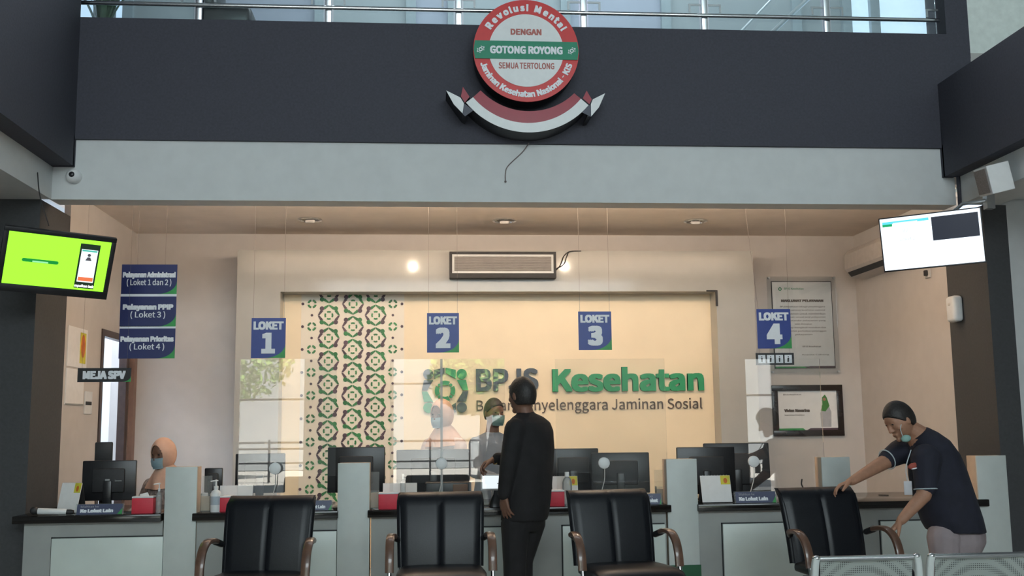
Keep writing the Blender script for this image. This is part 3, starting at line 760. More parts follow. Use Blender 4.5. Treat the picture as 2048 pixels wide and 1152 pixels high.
loket(502.5, 636, 571, 716, '1', 'blue hanging sign with white numeral 1, left of the patterned strip', -.0, 0)
loket(854, 626, 918, 705, '2', 'blue hanging sign with white numeral 2, right of the patterned strip', 0, 0)
loket(1157, 623, 1223, 700, '3', 'blue hanging sign with white numeral 3, above the green wall letters', 0, 0)
t4, w4, h4 = loket(1514.5, 618, 1582, 697, '4', 'blue hanging sign with white numeral 4, in front of the framed notice', -.09, 0.01)
# icon strip under sign 4
x0, x1, z0, z1 = rect(1512, 706, 1588, 730, YH); w, h = x1-x0, z1-z0
t = thing('icon_sign', 'small black strip with four white pictogram squares under sign 4', 'sign', ((x0+x1)/2, YH, (z0+z1)/2))
obj('panel', B(-w/2, w/2, 0, .005, -h/2, h/2), BLACKM, t, smooth=False)
for i in range(4):
    cx = (-1.5+i)*w*.232
    q = obj('white_square', B(cx-w*.095, cx+w*.095, -.002, 0, -h*.34, h*.34, 0), LETW, t, smooth=False)
    b = bmesh.new(); disc(b, cx, h*.18, h*.05, -.004, -.002, 8); poly(b, [(cx-h*.07, h*.08), (cx+h*.07, h*.10), (cx+h*.04, -h*.25), (cx-h*.05*(1+i % 2), -h*.24)], -.004, -.002)
    obj('pictogram', b, BLACKM, q, smooth=False)
strings(t, [(-w*.4, -w*.4), (w*.4, w*.4)], h/2, (697-0, 0)[1] + h/2 + .035)
# stack of three on the left
for (a0, b0, a1, b1, l1, l2, wf, lab) in (
    (243, 529, 354, 588, 'Pelayanan Administrasi', '( Loket 1 dan 2 )', .95, 'blue service sign with two lines, topmost of the hanging stack at left'),
    (240, 593, 352, 653, 'Pelayanan PPIP', '( Loket 3 )', .90, 'blue service sign with two lines, middle of the hanging stack at left'),
    (238, 657, 350, 717, 'Pelayanan Prioritas', '( Loket 4 )', .95, 'blue service sign with two lines, lowest of the hanging stack at left')):
    x0, x1, z0, z1 = rect(a0, b0, a1, b1, YH); w, h = x1-x0, z1-z0
    t = thing('service_sign', lab, 'sign', ((x0+x1)/2, YH, (z0+z1)/2), group='stack of blue service signs')
    plate(t, w, h, m=BLUED)
    text('first_line', l1, LETW, t, (0, -.003, h*.13), w=w*wf, h=h*.24, bold=.03)
    text('second_line', l2, LETW, t, (0, -.003, -h*.12), w=w*(.62 if 'dan' not in l2 else .80), h=h*.26, bold=.005)
    if b0 == 529: strings(t, [(-w*.22, -w*.22), (w*.28, w*.28)], h/2, ZC-(z0+z1)/2)
    else: 
        obj('spacer_strip', B(-w/2, w/2, .0, .004, h/2, h/2+.020), LETW, t, smooth=False)
x0, x1, z0, z1 = rect(155, 736, 262, 764, YH); w, h = x1-x0, z1-z0
t = thing('desk_sign', 'black strip sign reading MEJA SPV hung below the blue stack', 'sign', ((x0+x1)/2, YH, (z0+z1)/2))
plate(t, w, h, m=BLACKM)
text('lettering', 'MEJA SPV', LETW, t, (0, -.003, 0), w=w*.80, h=h*.60, bold=.03)
strings(t, [(-w*.42, -w*.42), (w*.42, w*.42)], h/2, ZC-(z0+z1)/2, .0007)

# ------------------------------------------------------------------ things on the alcove walls
YW = YB-.002
x0, x1, z0, z1 = rect(1545, 563, 1666, 737, YW); w, h = x1-x0, z1-z0
t = thing('wall_notice', 'tall black edged notice sheet behind clear acrylic, right of the recess', 'notice', ((x0+x1)/2, YW, (z0+z1)/2), (0, 0, 0))
obj('border', B(-w/2, w/2, -.012, -.006, -h/2, h/2), BLACKM, t, smooth=False)
obj('sheet', B(-w/2+.008, w/2-.008, -.015, -.012, -h/2+.02, h/2-.008), PAPER, t, smooth=False)
obj('acrylic_cover', B(-w/2-.05, w/2+.04, -.024, -.019, -h/2-.05, h/2+.05), ACRY, t, smooth=False)
b = bmesh.new()
text_in(b, 'MAKLUMAT PELAYANAN', (0, -.016, h*.275), w=w*.70, h=h*.028, bold=.03)
lines = ['BPJS Kesehatan sebagai penyelenggara', 'program jaminan kesehatan nasional', 'berkomitmen untuk memberikan', 'pelayanan sesuai janji pelayanan', 'sesuai standar pelayanan yang', 'telah ditetapkan', 'serta siap mengikuti masukan dan', 'saran untuk perbaikan pelanggan', 'pelayanan']
for i, s in enumerate(lines): text_in(b, s, (.0, -.016, h*(.205-i*.040)), w=w*(.74 if len(s) > 20 else .28), h=h*.021, bold=.0)
text_in(b, 'BPJS Kesehatan', (w*.12, -.016, -h*.25), w=w*.3, h=h*.018); text_in(b, 'Kepala Cabang', (w*.18, -.016, -h*.345), w=w*.44, h=h*.018)
obj('printed_text', b, LBRN, t, smooth=False)
b = bmesh.new(); arcband(b, -w*.36, h*.41, .010, .018, 0, 2*PI-.01, -.018, -.0155, 12); text_in(b, 'BPJS Kesehatan', (-w*.13, -.016, h*.415), w=w*.32, h=h*.025); obj('small_logo', b, LGRN, t, smooth=False)
b = bmesh.new(); poly(b, [(-w/2+.01, -h/2+.004), (w*.03, -h/2+.004), (-.01, -h/2+.02), (-w/2+.01, -h/2+.02)], -.017, -.0155); obj('green_footer', b, GRN, t, smooth=False)
b = bmesh.new(); poly(b, [(w*.04, -h/2+.002), (w/2-.008, -h/2+.004), (w/2-.008, -h/2+.024), (w*.07, -h/2+.024)], -.017, -.0155); obj('plum_footer', b, PDRK, t, smooth=False)
for sx_ in (-1, 1):
    for sz_ in (-1, 1): b = bmesh.new(); skin_rings(b, [ring(b, (sx_*(w/2+.025), y, sz_*(h/2+.035)), (.011, 0, 0), (0, 0, .011), 12) for y in (-.001, -.034)]); obj('standoff_bolt', b, STEEL, t)
x0, x1, z0, z1 = rect(1544, 770, 1685, 872, YW); w, h = x1-x0, z1-z0
t = thing('picture_frame', 'black framed name certificate with a small photo of a green scarved person', 'picture frame', ((x0+x1)/2, YW, (z0+z1)/2))
b = bmesh.new(); f = .06
box(b, -w/2, w/2, -.03, 0, h/2-f, h/2, .004); box(b, -w/2, w/2, -.03, 0, -h/2, -h/2+f, .004); box(b, -w/2, -w/2+f, -.03, 0, -h/2+f, h/2-f, .004); box(b, w/2-f, w/2, -.03, 0, -h/2+f, h/2-f, .004)
obj('frame', b, mat('glossy_black_frame', (.018, .012, .011), .25), t)
pw, ph = w/2-f, h/2-f
obj('sheet', B(-pw, pw, -.008, -.003, -ph, ph), PAPER, t, smooth=False)
b = bmesh.new(); text_in(b, 'Vivien Navarina', (-pw*.36, -.009, ph*.0), w=pw*.86, h=ph*.17, bold=.03); text_in(b, 'Supervisor Frontliner', (-pw*.45, -.009, -ph*.24), w=pw*.68, h=ph*.10); text_in(b, 'BPJS Kesehatan', (-pw*.5, -.009, ph*.82), w=pw*.6, h=ph*.08)
obj('printed_text', b, LBRN, t, smooth=False)
b = bmesh.new(); poly(b, [(-pw, -ph), (-pw*.1, -ph), (-pw*.18, -ph+.02), (-pw, -ph+.018)], -.010, -.0085); obj('green_footer', b, GRN, t, smooth=False)
b = bmesh.new(); poly(b, [(-pw*.05, -ph), (pw, -ph), (pw, -ph+.02), (pw*.08, -ph+.02)], -.010, -.0085); obj('plum_footer', b, PDRK, t, smooth=False)
b = bmesh.new(); cx = pw*.60
poly(b, [(cx-.05, ph*-.85), (cx+.055, ph*-.85), (cx+.062, -ph*.1), (cx+.04, ph*.2), (cx-.03, ph*.18), (cx-.055, -ph*.15)], -.010, -.0085); obj('portrait_coat', b, mat('portrait_white', (.40, .40, .42), .7), t, smooth=False)
b = bmesh.new(); poly(b, [(cx-.05, -ph*.02), (cx+.0, -ph*.06), (cx+.045, ph*.22), (cx+.02, ph*.65), (cx-.0, ph*.80), (cx-.03, ph*.65), (cx-.03, ph*.3)], -.012, -.0105); obj('portrait_scarf', b, mat('scarf_green', (.06, .20, .05), .7), t, smooth=False)
b = bmesh.new(); disc(b, cx-.008, ph*.56, .016, -.014, -.0125, 14); obj('portrait_face', b, SKIN, t, smooth=False)

# split air conditioner on the right wall
ya_, yb_ = at(1880, 520, X=XR).y, at(1697, 520, X=XR-.0).y
za = at(1760, 505, X=XR-.1)
t = thing('air_conditioner', 'pale split air conditioner on right alcove wall behind the white screen', 'air conditioner', (XR, at(1693, 525, X=XR-.2).y-.46, at(1700, 527, X=XR-.2).z))
prof = [(0, .15), (-.17, .15), (-.21, .10), (-.215, -.05), (-.16, -.13), (-.02, -.15), (0, -.15)]
b = bmesh.new(); a1 = [b.verts.new((x, -.48, z)) for x, z in prof]; a2 = [b.verts.new((x, .48, z)) for x, z in prof]
b.faces.new(a1); b.faces.new(a2[::-1])
for i in range(len(prof)): b.faces.new((a1[i], a1[(i+1) % 7], a2[(i+1) % 7], a2[i]))
obj('housing', b, mat('aged_white_plastic', (.48, .44, .41), .45), t, smooth=False)
b = bmesh.new(); poly(b, [(-.200, -.085), (-.165, -.128), (-.158, -.122), (-.195, -.08)], -.44, .44); obj('louvre', b, BLACKM, t, smooth=False)
# small lamp or freshener on the pillar return
c = at(1908, 618, X=XR-.05)
t = thing('air_freshener', 'small white upright dispenser on the dark right pillar', 'dispenser', (XR, c.y, c.z))
obj('body', B(-.09, -.001, -.07, .07, -.11, .11, .03, 4), WPL, t); obj('nozzle', B(-.095, -.085, -.015, .015, .03, .05, .004), WPL2, t)
c = at(1857, 545, X=XR)
t = thing('wall_socket', 'small wall socket below the right hanging screen', 'socket', (XR, c.y, c.z)); obj('plate', B(-.014, 0, -.05, .05, -.05, .05, .006), WPL2, t); obj('plug', B(-.04, -.014, -.02, .02, -.03, .02, .006), BLACKM, t)
# papers on left alcove wall
def wallpaper_sheet(p0, p1, q0, q1, label, name, m, deco=None):
    ya = at(p0, (q0+q1)/2, X=XL).y; yb = at(p1, (q0+q1)/2, X=XL).y; z1 = at((p0+p1)/2, q0, X=XL).z; z0 = at((p0+p1)/2, q1, X=XL).z
    t = thing(name, label, 'poster', (XL, (ya+yb)/2, (z0+z1)/2)); w, h = yb-ya, z1-z0
    obj('sheet', B(.001, .006, -w/2, w/2, -h/2, h/2), m, t, smooth=False)
    if deco: deco(t, w, h)
    return t
def deco1(t, w, h):
    b = bmesh.new(); box(b, .0065, .008, w*.12, w*.42, -h*.38, h*.40); obj('yellow_picture', b, YEL, t, smooth=False)
    b = bmesh.new(); ellip(b, (.0085, w*.27, .02), (.002, 0, 0), (0, w*.11, 0), (0, 0, h*.30)); obj('orange_figure', b, ORG, t, smooth=False)
wallpaper_sheet(134, 173, 655, 735, 'pale wall poster with orange and yellow picture, left of the doorway', 'wall_poster', PAPER, deco1)
def deco2(t, w, h):
    b = bmesh.new(); box(b, .0065, .0085, -w*.5, w*.5, -h*.5, -h*.46); obj('dark_edge', b, BODY, t, smooth=False)
wallpaper_sheet(130, 166, 738, 810, 'plain curled white sheet below the orange wall poster', 'wall_poster', PAPER, deco2)
def deco3(t, w, h):
    b = bmesh.new(); box(b, .0065, .0085, -w*.4, w*.4, -h*.1, h*.05); obj('dark_line', b, BLACKM, t, smooth=False)
wallpaper_sheet(168, 183, 783, 828, 'small notice card beside the doorway', 'wall_poster', WPL, deco3)

# ------------------------------------------------------------------ counters
YC = 7.60; ZTOP = .755; YBK = 8.55
def zc(px): return ZTOP
def counter(label, p0, p1, body, insets, group='reception counters'):
    x0, x1 = at(p0, 1028, Y=YC).x, at(p1, 1015, Y=YC).x
    t = thing('reception_counter', label, 'counter', ((x0+x1)/2, 7.9, 0), group=group); ox = (x0+x1)/2
    obj('worktop', B(x0-ox, x1-ox, YC-7.9, YBK-7.9, ZTOP-.052, ZTOP, .005), GRAN, t)
    a, c = at(body[0], 1100, Y=YC+.06).x, at(body[1], 1100, Y=YC+.06).x
    obj('carcass', B(a-ox, c-ox, YC+.06-7.9, 8.05-7.9, .0, ZTOP-.052), BODY, t, smooth=False)
    for q in insets:
        i0, i1 = at(q[0], 1110, Y=YC+.05).x, at(q[1], 1110, Y=YC+.05).x; zz = at((q[0]+q[1])/2, q[2], Y=YC+.05).z
        obj('front_panel', B(i0-ox, i1-ox, YC+.035-7.9, YC+.060-7.9, .08, zz, .003), INSET, t)
        b = bmesh.new(); box(b, i0-ox-.008, i0-ox, YC+.052-7.9, YC+.060-7.9, .08, zz+.008); box(b, i0-ox-.008, i1-ox, YC+.052-7.9, YC+.060-7.9, zz, zz+.008)
        obj('shadow_gap', b, BLACKM, t, smooth=False)
    for xx in (x0+.12, x1-.12): obj('leg', B(xx-ox-.03, xx-ox+.03, 8.35-7.9, 8.45-7.9, 0, ZTOP-.052), BODY, t, smooth=False)
    return t
counter('dark topped grey counter with microphone on it, leftmost, left of first divider', 24, 322, (46, 324), [(103, 326, 1075)])
counter('dark topped grey counter between the first and second dividers, behind leftmost chair', 384, 676, (392, 674), [(452, 673, 1064)])
counter('long dark topped grey counter behind the standing person, in the middle', 735, 1343, (742, 1334), [(800, 1012, 1056), (1126, 1331, 1050)])
counter('dark topped grey counter at right, from fourth divider to the right pillar', 1397, 1980, (1398, 1962), [(1447, 1640, 1046), (1764, 1912, 1041)])
def divider(p0, p1, py, label, green=False):
    x0, x1 = at(p0, 1000, Y=YC+.03).x, at(p1, 1000, Y=YC+.03).x; z = at((p0+p1)/2, py, Y=YC+.03).z
    t = thing('divider_post', label, 'divider', ((x0+x1)/2, YC+.03, 0), group='pale boxed dividers between the counters'); w = (x1-x0)/2
    obj('front_board', B(-w, w, 0, .018, 0, z, .003), POST, t)
    obj('side_boards', B(-w+.002, w-.002, .018, .15, 0, z-.002, .003), POSTS, t)
    if green: obj('green_base', B(-w-.004, w+.004, -.012, -.001, 0, .32), mat('dark_green_board', (.01, .09, .035), .6), t, smooth=False)
divider(329, 393, 934, 'pale divider post beside the seated person in peach scarf')
divider(675, 739, 926, 'pale divider post in front of the patterned strip')
divider(1335, 1396, 918, 'pale divider post with dark green base, right of third chair', True)
divider(1647, 1704, 914, 'pale divider post behind the chair being moved')
divider(1958, 2018, 911, 'pale divider post at far right, behind the bending person')

# acrylic screens
def screen(p0, p1, label):
    x0, x1 = at(p0, 850, Y=7.72).x, at(p1, 850, Y=7.72).x; zt = at((p0+p1)/2, 718, Y=7.72).z
    t = thing('acrylic_screen', label, 'screen', ((x0+x1)/2, 7.72, ZTOP), group='clear acrylic counter screens'); w = (x1-x0)/2
    obj('pane', B(-w, w, -.003, .003, .015, zt-ZTOP), ACRY, t, smooth=False)
    for s_ in (-1, 1): obj('clip', B(s_*(w-.1)-.02, s_*(w-.1)+.02, -.014, .014, 0, .03, .002), STEEL, t)
screen(478, 672, 'clear acrylic screen standing on the counter behind leftmost chair')
screen(780, 1010, 'clear acrylic screen with tree reflections on the middle counter')
p = at(883, 850, Y=7.72); t = bpy.data.objects['acrylic_screen.001']
obj('joint_strip', B(p.x-.009-t.location.x, p.x+.009-t.location.x, -.010, -.004, .015, at(883, 718, Y=7.72).z-ZTOP), glass('pale_joint', (.75, .78, .78), 1.5, haze=.35), t, smooth=False)
screen(1112, 1332, 'clear acrylic screen on the middle counter, right of the standing person')
screen(1495, 1645, 'clear acrylic screen on the right counter near the hanging sign 4')

# ------------------------------------------------------------------ objects on the counters
def monitor(label, p0, p1, y0, y1, Y, logo=False, tilt=0.0, rz=0.0, name='computer_monitor', sh=0):
    x0, x1, z0, z1 = rect(p0, y0, p1, y1, Y); w, h = x1-x0, z1-z0
    t = thing(name, label, 'monitor', ((x0+x1)/2, Y, ZTOP), (0, 0, rz), group='black computer monitors on the counters')
    zz = (z0+z1)/2-ZTOP; k_ = tilt
    b = B(-w/2, w/2, -.012, .020, -h/2, h/2, .008, 2); bmesh.ops.rotate(b, verts=b.verts, cent=(0, 0, 0), matrix=Matrix.Rotation(tilt, 3, 'X')); bmesh.ops.translate(b, verts=b.verts, vec=(0, 0, zz))
    obj('casing', b, BLACK, t)
    b = B(-w*.3, w*.3, -.035, -.010, -h*.3, h*.3, .012, 2); bmesh.ops.rotate(b, verts=b.verts, cent=(0, 0, 0), matrix=Matrix.Rotation(tilt, 3, 'X')); bmesh.ops.translate(b, verts=b.verts, vec=(0, 0, zz)); obj('rear_cover', b, BLACKM, t)
    b = bmesh.new(); box(b, -.03, .03, -.055, -.02, .0, zz, .006); obj('stand', b, BLACK, t)
    b = bmesh.new(); lathe(b, [(.11, 0.0), (.11, .008), (.03, .016)], c=(0, 0, 0)); obj('foot', b, BLACK, t)
    if logo:
        obj('sticker', B(-.02, .012, -.040, -.036, zz-.02, zz+.012), mat('grey_sticker', (.35, .36, .36), .6), t, smooth=False)
        text('maker_mark', 'lenovo', mat('grey_mark', (.2, .21, .21), .6), t, (.075, -.037, zz), w=.05, h=.014, bold=.02)
    return t
monitor('black computer monitor with grey sticker on its back, left counter', 165, 272, 921, 1001, 8.15, logo=True, rz=.03)
monitor('black computer monitor in front of the patterned strip edge, behind leftmost chair', 471, 570, 907, 986, 8.2, rz=.05)
monitor('small dark monitor behind the white pump bottle', 409, 445, 936, 985, 8.45)
monitor('black computer monitor behind the second divider, over the patterned strip', 655, 770, 894, 985, 8.3, rz=-.05)
monitor('black computer monitor in front of the standing scarved staff member', 793, 940, 899, 984, 8.25)
monitor('black computer monitor directly right of the standing person in black', 1094, 1197, 897, 984, 8.35)
monitor('black tilted computer monitor behind third chair', 1184, 1298, 905, 986, 8.05, rz=-.12, tilt=-.08)
monitor('black computer monitor behind white tent calendar, right counter', 1354, 1470, 894, 988, 8.15)
monitor('black tilted computer monitor behind the white desk disc, right counter', 1410, 1538, 886, 990, 8.4, rz=-.10, tilt=-.08)
# tablet behind first monitor, against the doorway
x0, x1, z0, z1 = rect(194, 884, 226, 924, 8.45)
t = thing('card_scanner', 'small dark upright device showing above the left monitor', 'scanner', ((x0+x1)/2, 8.42, ZTOP), (0, 0, .1))
obj('head', B(-.065, .065, -.02, .02, z0-ZTOP, z1-ZTOP, .01), BLACKM, t); obj('stem', B(-.02, .02, -.02, .02, 0, z0-ZTOP+.01), BLACKM, t, smooth=False)

def desk_disc(px_, py_, label):
    c = at(px_, py_, Y=7.66)
    t = thing('desk_disc', label, 'webcam', (c.x, 7.66, ZTOP), group='white discs on wire stalks')
    h = c.z-ZTOP; b = bmesh.new()
    skin_rings(b, [ring(b, (0, y, h), (r, 0, 0), (0, 0, r), 28) for r, y in ((.034, .012), (.042, .008), (.042, -.008), (.036, -.013), (.018, -.015))])
    obj('head', b, WPL, t)
    b = bmesh.new(); tube(b, bez([(.004, .004, h-.04), (.002, .012, h*.6), (-.022, .02, h*.3), (-.045, .03, .01)]), .0035); obj('stalk', b, WPL2, t)
    b = bmesh.new(); lathe(b, [(.035, 0), (.035, .006), (.02, .012)], c=(-.045, .03, 0)); obj('foot', b, WPL, t)
desk_disc(550, 937, 'round white disc on thin stalk behind leftmost chair')
desk_disc(883, 927, 'round grey white disc on thin stalk behind second chair')
desk_disc(1208, 926, 'round white disc on thin stalk behind third chair')
desk_disc(1507, 923, 'round white disc on thin stalk above the right counter nameplate')

def tissue(p0, p1, y0, y1, Y, label, paper=True):
    x0, x1, z0, z1 = rect(p0, y0, p1, y1, Y); w = (x1-x0)/2; h = z1-z0
    t = thing('tissue_box', label, 'tissue box', ((x0+x1)/2, Y+.05, ZTOP), group='red boxes on the counters')
    obj('carton', B(-w, w, -.05, .05, 0, h, .003), RED, t)
    obj('lid', B(-w, w, -.05, .05, h+.0005, h+.012, .003), WPL, t)
    if paper:
        b = bmesh.new(); loft(b, [((0, 0, h+.012), (w*.45, 0, 0), (0, .018, 0)), ((-.005, .004, h+.026), (w*.42, 0, 0), (0, .008, 0)), ((.006, 0, h+.034), (w*.2, 0, .004), (0, .003, 0))], 12); obj('tissue', b, PAPER, t)
tissue(263, 306, 999, 1030, 7.66, 'red box with white lid and tissue, left counter beside the first divider')
tissue(439, 466, 996, 1024, 7.70, 'red box beside the white pump bottle', False)
tissue(757, 796, 988, 1018, 7.66, 'red box beside second chair, right of second divider', False)
tissue(1100, 1129, 984, 1013, 7.66, 'red box next to the standing person and clear bottle', False)

def bottle(px_, yb, yt, label, m, pump=True, r=.028, Y=7.72, body=None):
    c = at(px_, yb, Y=Y); h = at(px_, yt, Y=Y).z-ZTOP
    t = thing('pump_bottle' if pump else 'bottle', label, 'bottle', (c.x, Y, ZTOP))
    b = bmesh.new(); hb = h*.72 if pump else h*.88; lathe(b, [(r*.95, 0), (r, .006), (r, hb*.78), (r*.8, hb*.9), (r*.38, hb*.97), (r*.38, hb)]); obj('flask', b, m, t)
    b = bmesh.new(); lathe(b, [(r*.45, hb), (r*.45, hb+.02), (r*.2, hb+.022), (r*.16, h-.01), (r*.4, h-.008), (r*.4, h)] if pump else [(r*.45, hb*.98), (r*.45, h)]); 
    if pump: capsule(b, (0, 0, h-.004), (-.035, -.01, h-.008), .006, .004)
    obj('pump' if pump else 'cap', b, WPL, t)
    return t
bottle(317, 1024, 966, 'small clear pump bottle right of the red box, left counter', BOTT, r=.02)
bt = bottle(431, 1024, 960, 'white pump bottle at left end of the second counter', WPL, r=.038)
obj('label', (lambda b: (skin_rings(b, [ring(b, (0, 0, z), (.0385, 0, 0), (0, .0385, 0), 24) for z in (.05, .11)], cap=False), b)[-1])(bmesh.new()), mat('bottle_label', (.4, .45, .5), .6), bt)
bottle(806, 1000, 948, 'small clear bottle behind red box, left of second chair', BOTT, False, .02, 7.74)
bottle(1135, 1012, 944, 'clear plastic bottle beside third chair and red box', BOTT, False, .036)

def nameplate(p0, p1, y0, y1, Y, label, txt='Ke Loket Lain', txt2='Silahkan ke'):
    x0, x1, z0, z1 = rect(p0, y0, p1, y1, Y); w = (x1-x0)/2; h = z1-z0
    t = thing('nameplate', label, 'nameplate', ((x0+x1)/2, Y, ZTOP), group='navy nameplates on the counters')
    def til(b): bmesh.ops.rotate(b, verts=b.verts, cent=(0, 0, 0), matrix=Matrix.Rotation(-.25, 3, 'X')); return b
    obj('holder', til(B(-w-.01, w+.01, .0, .004, 0, h+.004)), ACRS, t, smooth=False)
    obj('insert', til(B(-w, w, -.004, -.0005, .002, h)), mat('greyed_navy', (.055, .065, .13), .4), t, smooth=False)
    b = text_bm(txt, w*1.45, h*.36, .03, .002); bmesh.ops.translate(b, verts=b.verts, vec=(-w*.12, -.005, h*.38)); obj('white_lettering', til(b), LETW, t, smooth=False)
    b = text_bm(txt2, w*.8, h*.2, .0, .002); bmesh.ops.translate(b, verts=b.verts, vec=(-w*.45, -.005, h*.78)); obj('small_lettering', til(b), mat('dim_lettering', (.35, .36, .4), .6), t, smooth=False)
    b = bmesh.new(); poly(b, [(w, .002), (w, h*.6), (w*.8, .002)], -.006, -.0045); obj('green_corner', til(b), GRN, t, smooth=False)
    obj('foot', B(-w-.01, w+.01, 0, .06, 0, .004), ACRS, t, smooth=False)
nameplate(153, 244, 1012, 1033, 7.64, 'navy nameplate on left counter, right of the microphone')
nameplate(600, 663, 1000, 1020, 7.66, 'navy nameplate partly hidden by leftmost chair')
nameplate(1472, 1552, 985, 1008, 7.64, 'navy nameplate on right counter under the white disc')
nameplate(1292, 1322, 984, 1006, 7.66, 'small blue violet nameplate right of third chair', 'Loket', 'ke')

# microphone
t = thing('microphone', 'black handheld microphone with white grip lying on left counter', 'microphone', (at(106, 1020, Y=7.66).x, 7.66, ZTOP+.03), (0, math.radians(2), .05))
b = bmesh.new(); ellip(b, (-.125, 0, -.0), (.03, 0, 0), (0, .029, 0), (0, 0, .029)); obj('grille', b, BLACKM, t)
b = bmesh.new(); skin_rings(b, [ring(b, (x, 0, -.004), (0, r, 0), (0, 0, r), 16) for x, r in ((-.10, .022), (-.095, .023), (.09, .020), (.094, .018))]); obj('grip', b, WPL, t)
b = bmesh.new(); skin_rings(b, [ring(b, (x, 0, -.006), (0, r, 0), (0, 0, r), 16) for x, r in ((.092, .018), (.12, .018), (.14, .014))]); obj('tail', b, BLACKM, t)

def tent(p0, p1, y0, y1, Y, label, rz=0., pic=True, side=1, lean=.25):
    x0, x1, z0, z1 = rect(p0, y0, p1, y1, Y); w = (x1-x0)/2; h = z1-z0
    t = thing('desk_calendar', label, 'calendar', ((x0+x1)/2, Y, ZTOP), (0, 0, rz), group='tent calendars on the counters')
    def til(b, s=1): bmesh.ops.rotate(b, verts=b.verts, cent=(0, 0, h), matrix=Matrix.Rotation(-lean*s, 3, 'X')); return b
    obj('front_page', til(B(-w, w, -.002, .002, .0, h)), PAPER, t, smooth=False)
    obj('rear_page', til(B(-w, w, -.002, .002, .0, h), -1), BLACKM, t, smooth=False)
    if pic:
        a, c = (w*.35, w*.98) if side > 0 else (-w*.98, -w*.35)
        obj('yellow_picture', til(B(a, c, -.0045, -.0025, h*.66, h*.99)), YEL, t, smooth=False)
        b = bmesh.new(); ellip(b, ((a+c)/2, -.005, h*.80), (w*.13, 0, 0), (0, .001, 0), (0, 0, h*.10)); obj('orange_figure', til(b), ORG, t)
    b = bmesh.new()
    for i in range(9): 
        xx = -w*.8+i*w*.2; tube(b, [(xx, 0, h-.006), (xx, -.006, h+.004), (xx, .006, h+.004), (xx, 0, h-.006)], .0012, 5)
    obj('binding', b, STEEL, t)
tent(120, 168, 962, 1022, 7.85, 'white tent calendar on left counter, left of the first monitor', rz=-.35)
tent(1400, 1460, 946, 1000, 7.75, 'white tent calendar with yellow picture beside the fourth divider', rz=.03)
tent(1104, 1155, 950, 1006, 7.85, 'white tent calendar with yellow corner beside the clear bottle')
tent(440, 506, 962, 1010, 7.9, 'white tent calendar behind leftmost chair and red box', pic=False)
tent(766, 834, 956, 1004, 7.85, 'white tent calendar beside second divider, behind red box', pic=False)

def holder(p0, p1, y0, y1, Y, label, paper=True):
    x0, x1, z0, z1 = rect(p0, y0, p1, y1, Y); w = (x1-x0)/2; h = z1-ZTOP
    t = thing('leaflet_holder', label, 'leaflet holder', ((x0+x1)/2, Y, ZTOP), group='clear leaflet holders')
    b = bmesh.new(); box(b, -w, w, .03, .033, 0, h); box(b, -w, w, -.03, -.027, 0, h*.5); box(b, -w, -w+.003, -.027, .03, 0, h*.5); box(b, w-.003, w, -.027, .03, 0, h*.5); box(b, -w, w, -.03, .033, 0, .003)
    obj('holder', b, ACRS, t, smooth=False)
    if paper: obj('leaflets', B(-w*.85, w*.85, -.012, .02, .004, h*.42), mat('beige_leaflets', (.6, .45, .34), .7), t, smooth=False)
holder(402, 422, 952, 1022, 7.8, 'narrow clear leaflet holder right of the first divider')
holder(741, 758, 944, 1012, 7.8, 'clear leaflet holder right of the second divider')
holder(1311, 1336, 940, 1004, 7.85, 'clear leaflet holder left of the fourth divider')

# tablet screen and card reader by the standing person
t = thing('tablet', 'bright white tablet screen beside the hand of the standing person', 'tablet', (at(988, 965, Y=7.85).x, 7.85, ZTOP), (0, 0, 0))
x0, x1, z0, z1 = rect(977, 948, 1030, 980, 7.85); w = (x1-x0)/2
b = B(-w, w, -.006, .006, z0-ZTOP, z1-ZTOP, .004); obj('casing', b, WPL, t)
obj('screen', B(-w+.012, w-.012, -.0085, -.0062, z0-ZTOP+.012, z1-ZTOP-.012), emat('tablet_light', (.85, .93, 1), 1.0), t, smooth=False)
obj('stand', B(-.02, .02, .006, .02, 0, z0-ZTOP+.02), WPL2, t, smooth=False)
t = thing('card_reader', 'small black card terminal on counter left of the standing person', 'card reader', (at(994, 1000, Y=7.72).x, 7.72, ZTOP), (0, 0, .1))
b = bmesh.new(); loft(b, [((0, 0, 0), (.06, 0, 0), (0, .05, 0)), ((0, 0, .03), (.055, 0, 0), (0, .045, 0)), ((.01, .01, .09), (.035, 0, 0), (0, .02, 0)), ((.01, .01, .12), (.03, 0, 0), (0, .01, 0))], 16, .5); obj('body', b, BLACK, t)
b = bmesh.new(); tube(b, bez([(.01, .0, .1), (.03, -.02, .16), (.0, -.02, .17)]), .003); obj('cord', b, BLACKM, t)
# printer behind second chair
x0, x1, z0, z1 = rect(850, 963, 942, 990, 7.9)
t = thing('document_scanner', 'low black desktop machine behind second chair', 'scanner', ((x0+x1)/2, 7.9, ZTOP)); w = (x1-x0)/2
obj('body', B(-w, w, -.08, .10, 0, z1-ZTOP, .012, 3), BLACK, t); obj('tray', B(w*.2, w*.85, -.085, -.05, (z1-ZTOP)*.3, (z1-ZTOP)*.9, .006), mat('brown_card', (.2, .11, .07), .6), t)
